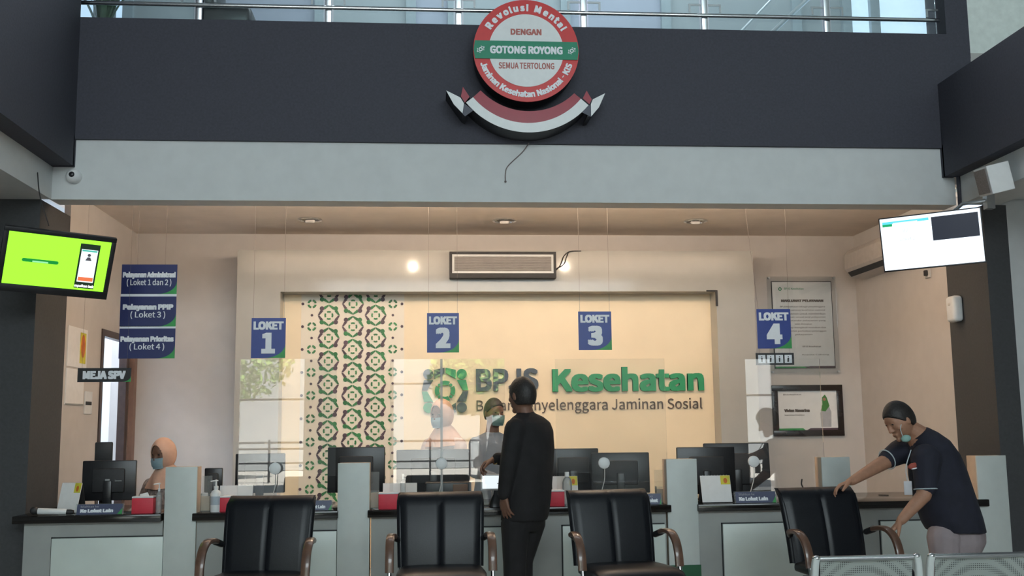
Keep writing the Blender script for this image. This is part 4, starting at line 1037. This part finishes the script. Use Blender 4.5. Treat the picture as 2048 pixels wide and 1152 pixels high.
# folded black thing and grommet on right counter, cable
t = thing('stapler', 'small black stapler lying on the counter right of third chair', 'stapler', (at(1308, 1002, Y=7.75).x, 7.72, ZTOP))
obj('base', B(-.05, .05, -.012, .012, 0, .010, .003), BLACK, t); b = B(-.048, .045, -.010, .010, 0, .018, .004); bmesh.ops.rotate(b, verts=b.verts, cent=(0, 0, 0), matrix=Matrix.Rotation(.2, 3, 'Y')); bmesh.ops.translate(b, verts=b.verts, vec=(0, 0, .02)); obj('arm', b, BLACK, t)
c = at(1767, 990, Z=ZTOP)
b = bmesh.new(); lathe(b, [(.04, 0), (.04, .002), (.034, .003), (.01, .003)], c=(c.x, min(c.y, 8.45), ZTOP)); tag(obj('cable_grommet', b, BLACKM), 'flat dark cable grommet set in the right counter top', 'grommet')
b = bmesh.new(); tube(b, bez([at(1612, 990, Y=8.2), at(1606, 975, Y=8.2), at(1603, 968, Y=8.2), at(1604, 958, Y=8.2)], 6), .006); p = at(1612, 990, Y=8.2); tube(b, [p, (p.x, p.y, ZTOP)], .006)
tag(obj('cable', b, BLACKM), 'short black cable end sticking up behind the moved chair', 'cable')

# ------------------------------------------------------------------ armchairs (local: facing -Y, origin on the floor)
def make_chair(label):
    t = thing('office_armchair', label, 'chair', group='black leather armchairs in front of the counters')
    W2 = .255
    # backrest: two padded halves with a seam, slightly dished, leaning back
    b = bmesh.new(); nx, nz = 28, 16
    def front(u, v):       # u -1..1, v 0..1
        x = u*(W2-.012*(1-v)); z = .50+v*.440
        y = .20 + .055*v + .05*v*v - .028*(1-u*u) + .018*(1-u*u)
        y -= -.02*u*u
        seam = .012*math.exp(-(u/.035)**2)
        edge = .022*max(0, abs(u)-.86)/.14
        roll = .035*max(0, (v-.88)/.12)**2
        return V((x, y - .02*abs(u)**2 + seam + edge*.6 + roll, z + (.006 if abs(u) < .9 else 0)*math.sin(v*PI)))
    F = [[b.verts.new(front(-1+2*i/nx, j/nz)) for i in range(nx+1)] for j in range(nz+1)]
    K = [[b.verts.new(front(-1+2*i/nx, j/nz) + V((0, .05, 0))) for i in range(nx+1)] for j in range(nz+1)]
    for j in range(nz):
        for i in range(nx):
            b.faces.new((F[j][i], F[j][i+1], F[j+1][i+1], F[j+1][i])); b.faces.new((K[j][i+1], K[j][i], K[j+1][i], K[j+1][i+1]))
    for i in range(nx): b.faces.new((F[nz][i], F[nz][i+1], K[nz][i+1], K[nz][i])); b.faces.new((F[0][i+1], F[0][i], K[0][i], K[0][i+1]))
    for j in range(nz): b.faces.new((F[j][0], F[j+1][0], K[j+1][0], K[j][0])); b.faces.new((F[j+1][nx], F[j][nx], K[j][nx], K[j+1][nx]))
    obj('backrest', b, LEATH, t, ang=60)
    for s_ in (-1, 1):   # raised side piping of the backrest
        pts = [front(s_*.97, v/10)+V((s_*.004, .022, -.012*(v/10)**4)) for v in range(11)]
        b = bmesh.new(); tube(b, pts, [.022]*9+[.020, .012], 10); obj('side_bolster', b, LEATH, t)
    # seat
    b = bmesh.new(); secs = []
    for yy, z, hgt, wd in ((.22, .47, .035, .24), (.15, .475, .042, .25), (0, .475, .045, .258), (-.15, .478, .045, .262), (-.24, .47, .042, .26), (-.285, .445, .032, .255), (-.30, .42, .018, .25)):
        secs.append(((0, yy, z-.02), (wd, 0, 0), (0, 0, hgt)))
    loft(b, secs, 28, .45); bmesh.ops.translate(b, verts=b.verts, vec=(0, 0, .028)); obj('seat', b, LEATH, t, ang=60)
    for s_ in (-1, 1):
        # arm pad: from the backrest forward, bending down at the front
        pts = bez([(s_*.286, .17, .690), (s_*.292, .11, .702), (s_*.298, .04, .695), (s_*.300, -.02, .655), (s_*.300, -.055, .59), (s_*.300, -.07, .51)], 8)
        b = bmesh.new(); strap(b, pts, (1, 0, 0), .026, .015); a = obj('armrest', b, WOODC, t)
        b = bmesh.new(); tube(b, bez([(s_*.300, -.065, .53), (s_*.300, -.09, .42), (s_*.302, -.15, .2), (s_*.305, -.21, .045), (s_*.30, -.18, .015), (s_*.29, .0, .013), (s_*.29, .25, .013)], 6), .013, 10); obj('arm_tube', b, CHROME, a)
        b = bmesh.new(); capsule(b, (s_*.286, .17, .690), (s_*.262, .215, .67), .021, .019); obj('arm_joint', b, BLACK, a)
        b = bmesh.new(); tube(b, [(s_*.300, -.12, .30), (s_*.2, -.08, .43)], .012); obj('seat_strut', b, CHROME, t)
    b = bmesh.new(); tube(b, [(-.29, .25, .013), (.29, .25, .013)], .013); obj('rear_runner', b, CHROME, t)
    b = B(-.2, .2, -.2, .2, .41, .43, .004); obj('seat_frame', b, BLACK, t)
    return t
ch = make_chair('black leather armchair, leftmost of the four, turned slightly left')
def chput(o, px_, py_, Y, deg):
    a = math.radians(deg); c = at(px_, py_, Y=Y); o.rotation_euler = (0, 0, a)      # c is the top middle of the backrest
    o.location = (c.x + .27*math.sin(a), Y - .27*math.cos(a), 0)
chput(ch, 538, 985, 6.40, -6)
chput(dup(ch, label='black leather armchair facing forward, directly left of the standing person'), 881, 982, 6.5, 0)
chput(dup(ch, label='black leather armchair with shiny top edge, right of the standing person'), 1222, 982, 6.45, 9)
c4 = dup(ch, label='black leather armchair gripped by the bending person'); chput(c4, 1643, 978, 6.35, 10)

# ------------------------------------------------------------------ waiting bench, backs to the viewer
YN = 4.62
PERF = bpy.data.materials.new('perforated_white_metal'); PERF.use_nodes = True; nt = PERF.node_tree; bs = nt.nodes['Principled BSDF']
bs.inputs['Base Color'].default_value = (.55, .60, .57, 1); bs.inputs['Roughness'].default_value = .4
tc = nt.nodes.new('ShaderNodeTexCoord'); vo = nt.nodes.new('ShaderNodeTexVoronoi'); vo.inputs['Scale'].default_value = 110; vo.inputs['Randomness'].default_value = 0
nt.links.new(tc.outputs['Object'], vo.inputs['Vector']); rp = nt.nodes.new('ShaderNodeValToRGB'); rp.color_ramp.interpolation = 'CONSTANT'
rp.color_ramp.elements[0].color = (.12, .13, .13, 1); rp.color_ramp.elements[1].color = (.52, .57, .54, 1); rp.color_ramp.elements[1].position = .34
nt.links.new(vo.outputs['Distance'], rp.inputs['Fac']); nt.links.new(rp.outputs['Color'], bs.inputs['Base Color'])
FRW = mat('white_grey_metal', (.55, .58, .56), .35, var=.03)
w0, w1 = at(1632, 1112, Y=YN).x, at(1832, 1112, Y=YN).x; sw_ = w1-w0; pitch = at(1862, 1110, Y=YN).x - w0; zt_ = at(1732, 1112, Y=YN).z
t = thing('waiting_bench', 'white perforated metal waiting bench with its backs to the viewer, bottom right', 'bench', (w0, YN, 0))
for i in range(3):
    xo = i*pitch
    b = bmesh.new(); secs = []
    for j in range(9):
        v = j/8; z = zt_-.012 - v*.38; y = .06*v + .05*math.sin(v*PI)*0 ; 
        secs.append([b.verts.new((xo+.018+u*(sw_-.036), y+.02*math.sin(u*PI)*1.0+.0, z)) for u in [q/10 for q in range(11)]])
    for a, c in zip(secs, secs[1:]):
        for q in range(10): b.faces.new((a[q], a[q+1], c[q+1], c[q]))
    r = bmesh.ops.solidify(b, geom=b.faces[:], thickness=.004)
    bk = obj('backrest', b, PERF, t, ang=60)
    b = bmesh.new()
    tube(b, [(xo+.004, 0, zt_-.008), (xo+sw_-.004, 0, zt_-.008)], .012, 12); obj('top_tube', b, CHROME, bk)
    for xx in (xo, xo+sw_):
        s_ = -1 if xx == xo else 1
        b = bmesh.new(); strap(b, bez([(xx, -.005, zt_), (xx+s_*.008, .0, zt_-.05), (xx+s_*.012, .02, zt_-.2), (xx+s_*.01, .07, zt_-.38)], 6), (1, 0, 0), .016, .016); obj('side_frame', b, FRW, bk)
        b = bmesh.new(); ellip(b, (xx, -.004, zt_-.004), (.018, 0, 0), (0, .018, 0), (0, 0, .012)); obj('corner_cap', b, CHROME, bk)
    obj('seat', B(xo+.01, xo+sw_-.01, .08, .50, .40, .425, .01), PERF, t)
obj('beam', B(0, 2*pitch+sw_, .22, .28, .33, .39), FRW, t, smooth=False)
for xx in (.15, 2*pitch+sw_-.15):
    b = bmesh.new(); tube(b, [(xx, .25, .33), (xx, .25, .05)], .025); tube(b, bez([(xx, -.02, .015), (xx, .25, .06), (xx, .52, .015)]), .02); obj('leg', b, CHROME, t)

# ------------------------------------------------------------------ people
def frame(f, upv=(0, 0, 1)):
    f = V(f).normalized(); r = f.cross(V(upv)).normalized(); u = r.cross(f).normalized(); return r, f, u    # right (of the person), forward, up

def head(bm, c, f, upv=(0, 0, 1), s=1.0):
    c = V(c); r, f, u = frame(f, upv); rs = []; n = 28; m = 22
    for j in range(1, m):
        a = PI*j/m - PI/2; zz = math.sin(a); cr = math.cos(a); ringv = []
        jaw = 1 - .30*max(0, -zz)**1.4
        for i in range(n):
            th = 2*PI*i/n; x = math.cos(th)*cr; y = math.sin(th)*cr
            X = .077*x*jaw; Y = .098*y*(1 - (.10*max(0, -zz) if y < 0 else 0))
            if y > 0: Y = min(Y, .083 + .012*zz) if abs(x) < .9 else Y; Y += .006*max(0, -zz-.3)
            if y < 0 and zz < -.2: Y *= 1-.55*(-zz-.2)
            ringv.append(bm.verts.new(c + (r*X + f*Y + u*(.118*zz))*s))
        rs.append(ringv)
    skin_rings(bm, rs)
    P3 = lambda x, y, z: c + (r*x + f*y + u*z)*s
    chain(bm, [P3(0, .080, .016), P3(0, .098, -.016), P3(0, .103, -.026)], [.008*s, .011*s, .012*s])
    for q in (-1, 1):
        ellip(bm, P3(q*.012, .092, -.030), r*.008*s, f*.008*s, u*.007*s, 10, 8)
        ellip(bm, P3(q*.079, -.004, -.004), r*.008*s, f*.018*s+u*.004*s, u*.031*s, 12, 8)
        capsule(bm, P3(q*.018, .080, .030), P3(q*.050, .070, .030), .008*s, .006*s)
        ellip(bm, P3(q*.046, .058, -.022), r*.020*s, f*.020*s, u*.02*s, 12, 8)
    capsule(bm, P3(-.018, .084, -.060), P3(.018, .084, -.060), .007*s, .007*s); capsule(bm, P3(-.014, .082, -.070), P3(.014, .082, -.070), .007*s, .007*s)
    ellip(bm, P3(0, .068, -.098), r*.022*s, f*.022*s, u*.018*s, 12, 8)
    return P3

def eyes(P3, parent, shift):
    b = bmesh.new()
    for q in (-1, 1): ellip(b, P3(q*.032, .074, .010), (.012, 0, 0), (0, .012, 0), (0, 0, .009), 12, 8)
    obj('eyes', b, mat('dark_eyes', (.03, .02, .015), .2), parent, shift=None if shift is None else shift)

def hair(c, f, upv, s, parent, shift, cut=(0, -.75, .66), d=-.012, low=-.062):
    c = V(c); r, f, u = frame(f, upv); b = bmesh.new()
    ellip(b, c + (f*-.006 + u*.010)*s, r*.0815*s, f*.104*s, u*.121*s, 36, 26)
    bmesh.ops.bisect_plane(b, geom=b.verts[:]+b.edges[:]+b.faces[:], plane_co=c+u*low*s, plane_no=-u, clear_outer=True)
    es = [e for e in b.edges if e.is_boundary]; bmesh.ops.edgeloop_fill(b, edges=es)
    n_ = (f*cut[1] + u*cut[2]).normalized()
    bmesh.ops.bisect_plane(b, geom=b.verts[:]+b.edges[:]+b.faces[:], plane_co=c+n_*d*s, plane_no=-n_, clear_outer=True)
    es = [e for e in b.edges if e.is_boundary]; bmesh.ops.edgeloop_fill(b, edges=es)
    return fused('hair', b, HAIR, parent, shift, .006, 2)

def hand(bm, w, f, n, side, curl=.3, s=1.0, spread=.1, thumb=.6):
    """w wrist, f direction of the fingers, n out of the palm, side +1/-1 puts the thumb at side*(f x n)"""
    w = V(w); f = V(f).normalized(); n = V(n); n = (n-f*n.dot(f)).normalized(); t = f.cross(n)*side
    capsule(bm, w-f*.03*s, w+f*.02*s, .024*s, .024*s)
    for i, (off, L) in enumerate(((.030, .070), (.010, .080), (-.010, .074), (-.029, .058))):
        k0 = w + f*(.088-.004*abs(i-1))*s + t*off*s
        capsule(bm, w + f*.018*s + t*off*.6*s, k0, .0145*s, .0115*s)
        d = (f + t*(off/.03)*spread).normalized(); p = k0; ang = 0
        for L2, r0, r1 in ((.46, .0100, .0092), (.30, .0092, .0084), (.24, .0084, .0070)):
            ang += curl*(1+.15*i); dd = (d*math.cos(ang) + n*math.sin(ang)).normalized(); q = p + dd*L*L2*1.15*s
            capsule(bm, p, q, r0*s, r1*s, 10); p = q
    p = w + f*.025*s + t*.022*s; d = (t*thumb + f*.75 + n*.35).normalized()
    for L2, r0, r1 in ((.045, .015, .0125), (.034, .0125, .0105), (.026, .0105, .0085)):
        q = p + d*L2*s; capsule(bm, p, q, r0*s, r1*s, 10); p = q; d = (d + n*.15 + f*.25).normalized()

def mask(P3, parent, shift, m, s=1.0, low=0.0, name='face_mask'):
    b = bmesh.new(); rows = []
    for j in range(8):
        z = -.012 - .088*j/7 - low; row = []
        for i in range(15):
            a = (-1+2*i/14)*1.12; wv = math.sin(a)*.073*(1-.18*j/7); y = .036+.072*math.cos(a)**.8 + (.012 if 1 < j < 6 else 0)*math.cos(a) if abs(a) < 1.5 else .03
            row.append(b.verts.new(P3(wv, y, z)))
        rows.append(row)
    for a, c in zip(rows, rows[1:]):
        for i in range(14): b.faces.new((a[i], a[i+1], c[i+1], c[i]))
    bmesh.ops.solidify(b, geom=b.faces[:], thickness=.003)
    return obj(name, b, m, parent, shift=shift, ang=70)

# fix: children take the parent's shift but keep their own location at zero
def cobj(name, b, m, parent, shift, **k):
    return obj(name, mesh_from(b, name, m, shift, **k), m, parent)

# --- person A: standing, seen from behind, turned to the left
YA = 7.02
def A(x, y, dy=0.): return at(x, y, Y=YA+dy)
base = V((A(1045, 1100).x, YA, 0)); fA = V((-.62, .78, 0)).normalized(); rA = V((fA.y, -fA.x, 0))
hA = A(1044, 792, .0); fh = V((-.66, .75, -.03))
b = bmesh.new(); P3 = head(b, hA, fh, (0, 0, 1), 1.0)
chain(b, [A(1046, 806), A(1052, 835)], [.054, .062])
loft(b, [(A(1055, y), rA*a, fA*c) for y, a, c in ((835, .12, .07), (870, .16, .09), (940, .15, .09), (1000, .15, .1), (1030, .15, .1))], 20)
hip = A(1050, 1030)
for s_ in (-1, 1): chain(b, [A(1047, 1045) + rA*s_*.07, V((base.x-.03, YA, .45)) + rA*s_*.06 + fA*(.03*s_), V((base.x-.03, YA, .09)) + rA*s_*.07 + fA*(.04*s_)], [.07, .055, .04])
lsh, lel, lwr = A(1030, 858, -.12), A(1017, 930, -.16), A(1008, 988, -.14)
chain(b, [lsh, lel, lwr], [.05, .04, .027]); hand(b, lwr + V((0, 0, -.01)), (.10, .02, -1), (.75, .6, 0), -1, .22, .98, .22, .75)
rsh, rel, rwr = A(1080, 862, .12), A(1035, 925, .25), A(990, 918, .16)
chain(b, [rsh, rel, rwr], [.05, .04, .027]); hand(b, rwr, (-.9, -.1, -.40), (.1, -.3, -.95), 1, .55, .98, .05, .5)
pa = fused('person', b, SKIND, None, base, .006, 3)
tag(pa, 'person in black long sleeved clothes standing with back turned at the middle counter', 'person')
def sh(parent, b, name, m, base, vox=.008, sm=5): return fused(name, b, m, parent, base, vox, sm)
hair(hA, fh, (0, 0, 1), 1.02, pa, base, (0, -.80, .60), -.030, -.060)
b = bmesh.new()
loft(b, [(A(cx, y), rA*a, fA*c) for cx, y, a, c in ((1054, 828, .075, .062), (1056, 834, .125, .08), (1058, 845, .178, .10), (1059, 862, .198, .118), (1059, 900, .20, .135), (1058, 950, .185, .135), (1053, 1000, .178, .15), (1050, 1028, .172, .15), (1048, 1040, .165, .145))], 28)
chain(b, [lsh, lel, lwr], [.072, .060, .044]); chain(b, [rsh, rel, A(996, 917, .16)], [.070, .058, .043])
chain(b, [A(1050, 829), A(1054, 836)], [.060, .066])
sh(pa, b, 'jacket', JACK, base)
b = bmesh.new()
loft(b, [(A(1050, 1010), rA*.15, fA*.12), (A(1048, 1040), rA*.155, fA*.13), (A(1045, 1062), rA*.13, fA*.10)], 24)
for s_ in (-1, 1): chain(b, [A(1047, 1045) + rA*s_*.075, V((base.x-.03, YA, .45)) + rA*s_*.06 + fA*(.03*s_), V((base.x-.03, YA, .06)) + rA*s_*.07 + fA*(.04*s_)], [.098, .078, .066])
sh(pa, b, 'trousers', JACK, base)
b = bmesh.new()
for s_ in (-1, 1):
    q = V((base.x-.03, YA, .04)) + rA*s_*.075 + fA*(.04*s_); capsule(b, q - fA*.06 , q + fA*.15, .042, .035)
sh(pa, b, 'shoes', BLACK, base, .008, 2)
b = bmesh.new(); wp = rwr*.35 + rel*.65; dd = (rwr-rel).normalized(); uu, vv = perp(dd); q = rwr - dd*.004
tube(b, [q + (uu*math.cos(a)+vv*math.sin(a))*.034 for a in [2*PI*i/16 for i in range(17)]], .006, 6)
obj('wristwatch', mesh_from(b, 'wristwatch', mat('gold_metal', (.75, .55, .25), .25, metal=1), base), None, pa)

# --- person B: bending over the chair at right
YBn = 6.45
def Bp(x, y, dy=0.): return at(x, y, Y=YBn+dy)
base = V((Bp(1915, 1100).x, YBn+.05, 0))
hB = Bp(1799, 842, -.02); fb = V((-.86, -.22, -.46)); ub = V((-.42, .0, .9))
b = bmesh.new(); P3 = head(b, hB, fb, ub, .98)
chain(b, [Bp(1812, 852), Bp(1842, 872)], [.056, .066])
spine = [(1838, 872, .09, .08), (1862, 905, .15, .11), (1885, 960, .15, .11), (1908, 1020, .15, .12), (1915, 1070, .15, .12)]
def sect(x, y, hw_, hd, dx, dz): return (Bp(x, y), V((.10, 1, 0)).normalized()*hw_, V((dx, 0, dz)).normalized()*hd)
loft(b, [sect(x, y, w_, d_, .9, .35) for x, y, w_, d_ in spine], 20)
fsh, fel, fwr = Bp(1812, 900, .14), Bp(1752, 934, .05), Bp(1704, 962, -.05)
chain(b, [fsh, fel, fwr], [.058, .043, .029]); hand(b, fwr, (-.93, -.0, -.28), (-.15, -.2, -.97), 1, .38, .98, .10, .55)
nsh, nel, nwr = Bp(1852, 918, -.17), Bp(1848, 990, -.22), Bp(1803, 1040, -.26)
chain(b, [nsh, nel, nwr], [.060, .046, .030]); hand(b, nwr, (-.72, .05, -.70), (-.5, .0, -.80), 1, .62, .98, .05, .6)
for s_, hx in ((-1, 1884), (1, 1936)): chain(b, [Bp(hx, 1075, s_*.08), Bp(hx, 1140, s_*.10)*1 + V((0, 0, -.06)), V((Bp(hx, 1150).x, YBn+s_*.10, .10))], [.06, .055, .045])
pb = fused('person', b, SKIN, None, base, .006, 3)
tag(pb, 'person in dark short sleeved shirt bending over to move the chair', 'person')
b = bmesh.new()
for q in (-1, 1): ellip(b, P3(q*.031, .076, .012), (.012, 0, 0), (0, .010, 0), (0, 0, .007), 12, 8)
obj('eyes', mesh_from(b, 'eyes', mat('dark_eyes', (.02, .012, .01), .2), base), None, pb)
hair(hB, fb, ub, 1.02, pb, base, (0, -.72, .69), -.012, -.055)
b = bmesh.new()
secs = [sect(1835, 868, .085, .075, .75, .6), sect(1848, 884, .155, .105, .75, .6), sect(1858, 905, .20, .150, .80, .5), sect(1868, 930, .21, .175, .85, .40), sect(1878, 960, .205, .185, .9, .32), sect(1890, 1000, .20, .19, .95, .2), sect(1904, 1040, .20, .192, 1, .05), sect(1912, 1062, .20, .185, 1, -.05)]
loft(b, secs, 30)
chain(b, [Bp(1828, 893, .12), Bp(1800, 904, .13), Bp(1776, 918, .09)], [.095, .082, .062]); chain(b, [nsh, Bp(1852, 945, -.19), Bp(1851, 972, -.205)], [.095, .080, .068])
sh(pb, b, 'shirt', NAVY, base)
def cuff(p, d, r, name, m, th=.004):
    b = bmesh.new(); d = V(d).normalized(); u, v = perp(d)
    tube(b, [p + (u*math.cos(a)+v*math.sin(a))*r for a in [2*PI*i/24 for i in range(25)]], th, 6)
    obj(name, mesh_from(b, name, m, base), None, pb)
cuff(Bp(1774, 919, .09), fel-fsh, .0655, 'sleeve_trim', PIPE); cuff(Bp(1851, 978, -.205), (0, -.1, -1), .0665, 'sleeve_trim', PIPE)
b = bmesh.new(); loft(b, [(Bp(1912, 1045), V((0, .165, 0)), V((.15, 0, 0))), (Bp(1914, 1085), V((0, .17, 0)), V((.165, 0, 0))), (Bp(1912, 1110), V((0, .15, 0)), V((.14, 0, 0)))], 24)
chain(b, [Bp(1935, 1075, .08), V((Bp(1935, 1140).x, YBn+.10, .42)), V((Bp(1938, 1140).x, YBn+.11, .06))], [.115, .085, .07]); chain(b, [Bp(1888, 1075, -.08), V((Bp(1876, 1140).x, YBn-.10, .42)), V((Bp(1872, 1140).x, YBn-.10, .06))], [.105, .08, .07])
sh(pb, b, 'trousers', TROU, base)
b = bmesh.new()
for xx, yy in ((1938, .11), (1872, -.10)):
    q = V((Bp(xx, 1140).x, YBn+yy, .04)); capsule(b, q + V((.05, 0, 0)), q - V((.16, 0, 0)), .042, .035)
sh(pb, b, 'shoes', BLACK, base, .008, 2)
mk = bmesh.new(); ellip(mk, Bp(1812, 877, -.085), (.032, 0, .0), (0, .022, 0), (.004, 0, .024), 16, 10); obj('face_mask', mesh_from(mk, 'face_mask', MASKG, base), None, pb)
mk = bmesh.new(); tube(mk, bez([Bp(1805, 872, -.09), Bp(1801, 858, -.095), Bp(1803, 846, -.09)]), .0025); obj('mask_strap', mesh_from(mk, 'mask_strap', PIPE, base), None, pb)
mk = bmesh.new(); tube(mk, bez([Bp(1822, 900, -.17), Bp(1812, 935, -.2), Bp(1815, 962, -.2)]), .003); obj('lanyard', mesh_from(mk, 'lanyard', PIPE, base), None, pb)
mk = bmesh.new(); q = Bp(1816, 976, -.20); box(mk, q.x-.026, q.x+.026, q.y-.003, q.y+.003, q.z-.042, q.z+.042, .003); obj('identity_card', mesh_from(mk, 'identity_card', mat('card_white', (.5, .5, .52), .4), base), None, pb)
mk = bmesh.new(); q = Bp(1826, 932, -.205); ellip(mk, q, (.032, 0, .006), (0, .012, 0), (0, 0, .02), 14, 8); obj('chest_print', mesh_from(mk, 'chest_print', mat('red_print', (.30, .06, .04), .7), base), None, pb)
mk = bmesh.new(); q = Bp(1829, 937, -.212); ellip(mk, q, (.020, 0, .004), (0, .010, 0), (0, 0, .005), 14, 8); obj('chest_print', mesh_from(mk, 'chest_print', MATS['sign_white'], base), None, pb)

# --- seated and standing staff in scarves
def scarf(c, f, parent, base, s=1.0, m=PEACH, drape=None):
    """head scarf: a shell round the head open at the face, falling to the shoulders"""
    c = V(c); r, f, u = frame(f); b = bmesh.new()
    n, mrows = 96, 78; rows = []
    for j in range(mrows+1):
        v = j/mrows; row = []
        for i in range(n+1):
            th = -PI + 2*PI*i/n     # 0 = front
            # opening narrows towards chin
            if v < .62:
                a = PI*(v/.62)*.78; zz = math.cos(a); rad = math.sin(a); hx, hy, hz = .093, .112, .132
                p = r*(math.sin(th)*rad*hx) + f*(math.cos(th)*rad*hy - .004) + u*(zz*hz+.004)
                # face opening: pull the edge sideways
                if math.cos(th) > .35 and zz < .62:
                    pass
            else:
                t_ = (v-.62)/.38; rad0 = math.sin(PI*.78); 
                hx = .093*rad0 + (.175-.06)*t_**.8; hy = .112*rad0 + (.095)*t_**.8; zz = math.cos(PI*.78)*.132 - .15*t_
                w = 1+.05*math.sin(th*7+3*t_)*t_
                p = r*(math.sin(th)*hx*w) + f*(math.cos(th)*hy*w - .004) + u*zz
            row.append(b.verts.new(c + p*s))
        rows.append(row)
    for j in range(mrows):
        for i in range(n):
            th = -PI + 2*PI*(i+.5)/n; v = (j+.5)/mrows
            zz = math.cos(PI*(v/.62)*.78) if v < .62 else -1
            if v < .62 and zz < .66 and zz > -.72:
                lim = .80*math.sqrt(max(0, 1-((zz+.03)/.70)**2))
                if abs(th) < lim: continue
            b.faces.new((rows[j][i], rows[j][i+1], rows[j+1][i+1], rows[j+1][i]))
    bmesh.ops.remove_doubles(b, verts=b.verts, dist=.0005)
    bmesh.ops.solidify(b, geom=b.faces[:], thickness=.006*s)
    return obj('head_scarf', mesh_from(b, 'head_scarf', m, base, ang=80), None, parent)

def staff(px_, py_, Y, f, label, shirt_m, scarf_on, seated, head_s, mask_m=MASKB, skin=SKIND, cloth='jacket', name_='person', reach=None):
    c = at(px_, py_, Y=Y); fB = V((f[0], f[1], 0)).normalized(); rB = V((fB.y, -fB.x, 0)); z = c.z; base = V((c.x, Y, 0))
    o = lambda a, b_, z_: V((c.x, Y, 0)) + rB*a + fB*b_ + V((0, 0, z_))
    b = bmesh.new(); P3 = head(b, c, f, (0, 0, 1), head_s)
    shz = z-.195
    chain(b, [o(0, -.02, z-.07), o(0, -.03, z-.16)], [.05, .058])
    hipz = shz-.52
    loft(b, [(o(0, -.03, shz), rB*.10, fB*.06), (o(0, -.03, shz-.06), rB*.15, fB*.09), (o(0, -.03, shz-.3), rB*.13, fB*.09), (o(0, -.03, hipz), rB*.15, fB*.11)], 20)
    arms = []
    for s_ in (-1, 1):
        p0, p1, p2 = o(s_*.165, -.03, shz-.06), o(s_*.215, .04, shz-.29), o(s_*.15, .26, shz-.33 if not seated else shz-.34)
        arms.append((p0, p1, p2)); chain(b, [p0, p1, p2], [.045, .038, .026])
        hand(b, p2, fB + rB*(-.25*s_) + V((0, 0, -.1)), (0, 0, -1), s_, .3, .92)
        if seated: pts = [o(s_*.09, 0, hipz), o(s_*.1, .42, hipz), o(s_*.1, .44, .09)]
        else: pts = [o(s_*.09, -.02, hipz), o(s_*.09, 0, .47), o(s_*.09, -.02, .09)]
        chain(b, pts, [.08, .058, .04])
    p = fused('person', b, skin, None, base, .007, 3); tag(p, label, 'person')
    b = bmesh.new()
    loft(b, [(o(0, -.03, shz+.035), rB*.06, fB*.055), (o(0, -.03, shz), rB*.145, fB*.08), (o(0, -.03, shz-.06), rB*.19, fB*.105), (o(0, -.02, shz-.2), rB*.175, fB*.125), (o(0, -.02, shz-.38), rB*.165, fB*.12), (o(0, -.02, hipz), rB*.185, fB*.14), (o(0, -.02, hipz-.06), rB*.185, fB*.14)], 26)
    for a in arms: chain(b, [a[0], a[1], a[2]*.92+a[1]*.08], [.060, .052, .040])
    fused(cloth, b, shirt_m, p, base, .009, 4)
    b = bmesh.new()
    loft(b, [(o(0, -.02, hipz+.05), rB*.165, fB*.125), (o(0, -.02, hipz-.06), rB*.17, fB*.13)], 20)
    for s_ in (-1, 1):
        if seated: pts = [o(s_*.09, 0, hipz), o(s_*.1, .42, hipz), o(s_*.1, .44, .09)]
        else: pts = [o(s_*.09, -.02, hipz), o(s_*.09, 0, .47), o(s_*.09, -.02, .09)]
        chain(b, pts, [.1, .075, .06])
    fused('trousers', b, BLACKM, p, base, .010, 4)
    b = bmesh.new()
    for s_ in (-1, 1):
        yy = .44 if seated else -.02
        capsule(b, o(s_*.095, yy-.05, .045), o(s_*.1, yy+.14, .038), .042, .034)
    fused('shoes', b, BLACK, p, base, .010, 2)
    if scarf_on: scarf(c, f, p, base, head_s)
    else: hair(c, f, (0, 0, 1), head_s*1.02, p, base, (0, -.72, .69), -.008)
    mk_ = mask(P3, None, None, mask_m); 
    me = mk_.data; me.transform(Matrix.Translation(-base)); mk_.parent = p
    b = bmesh.new()
    for q in (-1, 1): ellip(b, P3(q*.031, .077, .012), (.012, 0, 0), (0, .010, 0), (0, 0, .007), 12, 8)
    obj('eyes', mesh_from(b, 'eyes', mat('dark_eyes', (.02, .012, .01), .2), base), None, p)
    return p, o, shz, fB, rB
pc, oC, shz, fC, rC = staff(327, 908, 8.75, (-.50, -.82, -.20), 'seated person in peach scarf and pale blue mask behind left counter', BATIK, True, True, 1.0)
pd, *_ = staff(884, 829, 8.75, (-.62, -.76, -.15), 'standing person in peach scarf and mask behind the tree reflections', PJACK, True, False, .98)
pe, *_ = staff(988, 826, 8.8, (.45, -.88, -.1), 'masked person in grey blue shirt behind the screen, facing the person in black', GSHIRT, False, False, .98, mask_m=MASKG)
# chair of the seated staff member
c = oC(0, -.05, 0)
t = thing('task_chair', 'dark swivel chair under the seated person behind left counter', 'chair', (c.x, c.y, 0), (0, 0, math.atan2(fC.y, fC.x)+PI/2))
hz_ = shz-.52
obj('seat', B(-.23, .23, -.22, .22, hz_-.18, hz_-.10, .03, 3), BLACKM, t); obj('backrest', B(-.21, .21, .21, .25, hz_-.02, hz_+.36, .02, 3), NAVY, t)
b = bmesh.new(); tube(b, [(0, 0, .08), (0, 0, hz_-.18)], .03); obj('pillar', b, CHROME, t)
b = bmesh.new()
for i in range(5): a = 2*PI*i/5; tube(b, [(0, 0, .1), (.27*math.cos(a), .27*math.sin(a), .06)], [.025, .015]); ellip(b, (.27*math.cos(a), .27*math.sin(a), .03), (.028, 0, 0), (0, .028, 0), (0, 0, .029), 10, 8)
obj('star_base', b, BLACK, t)
b = bmesh.new(); tube(b, [(0, .2, hz_-.15), (0, .24, hz_-.08), (0, .24, hz_+.05)], .018); obj('back_support', b, BLACK, t)
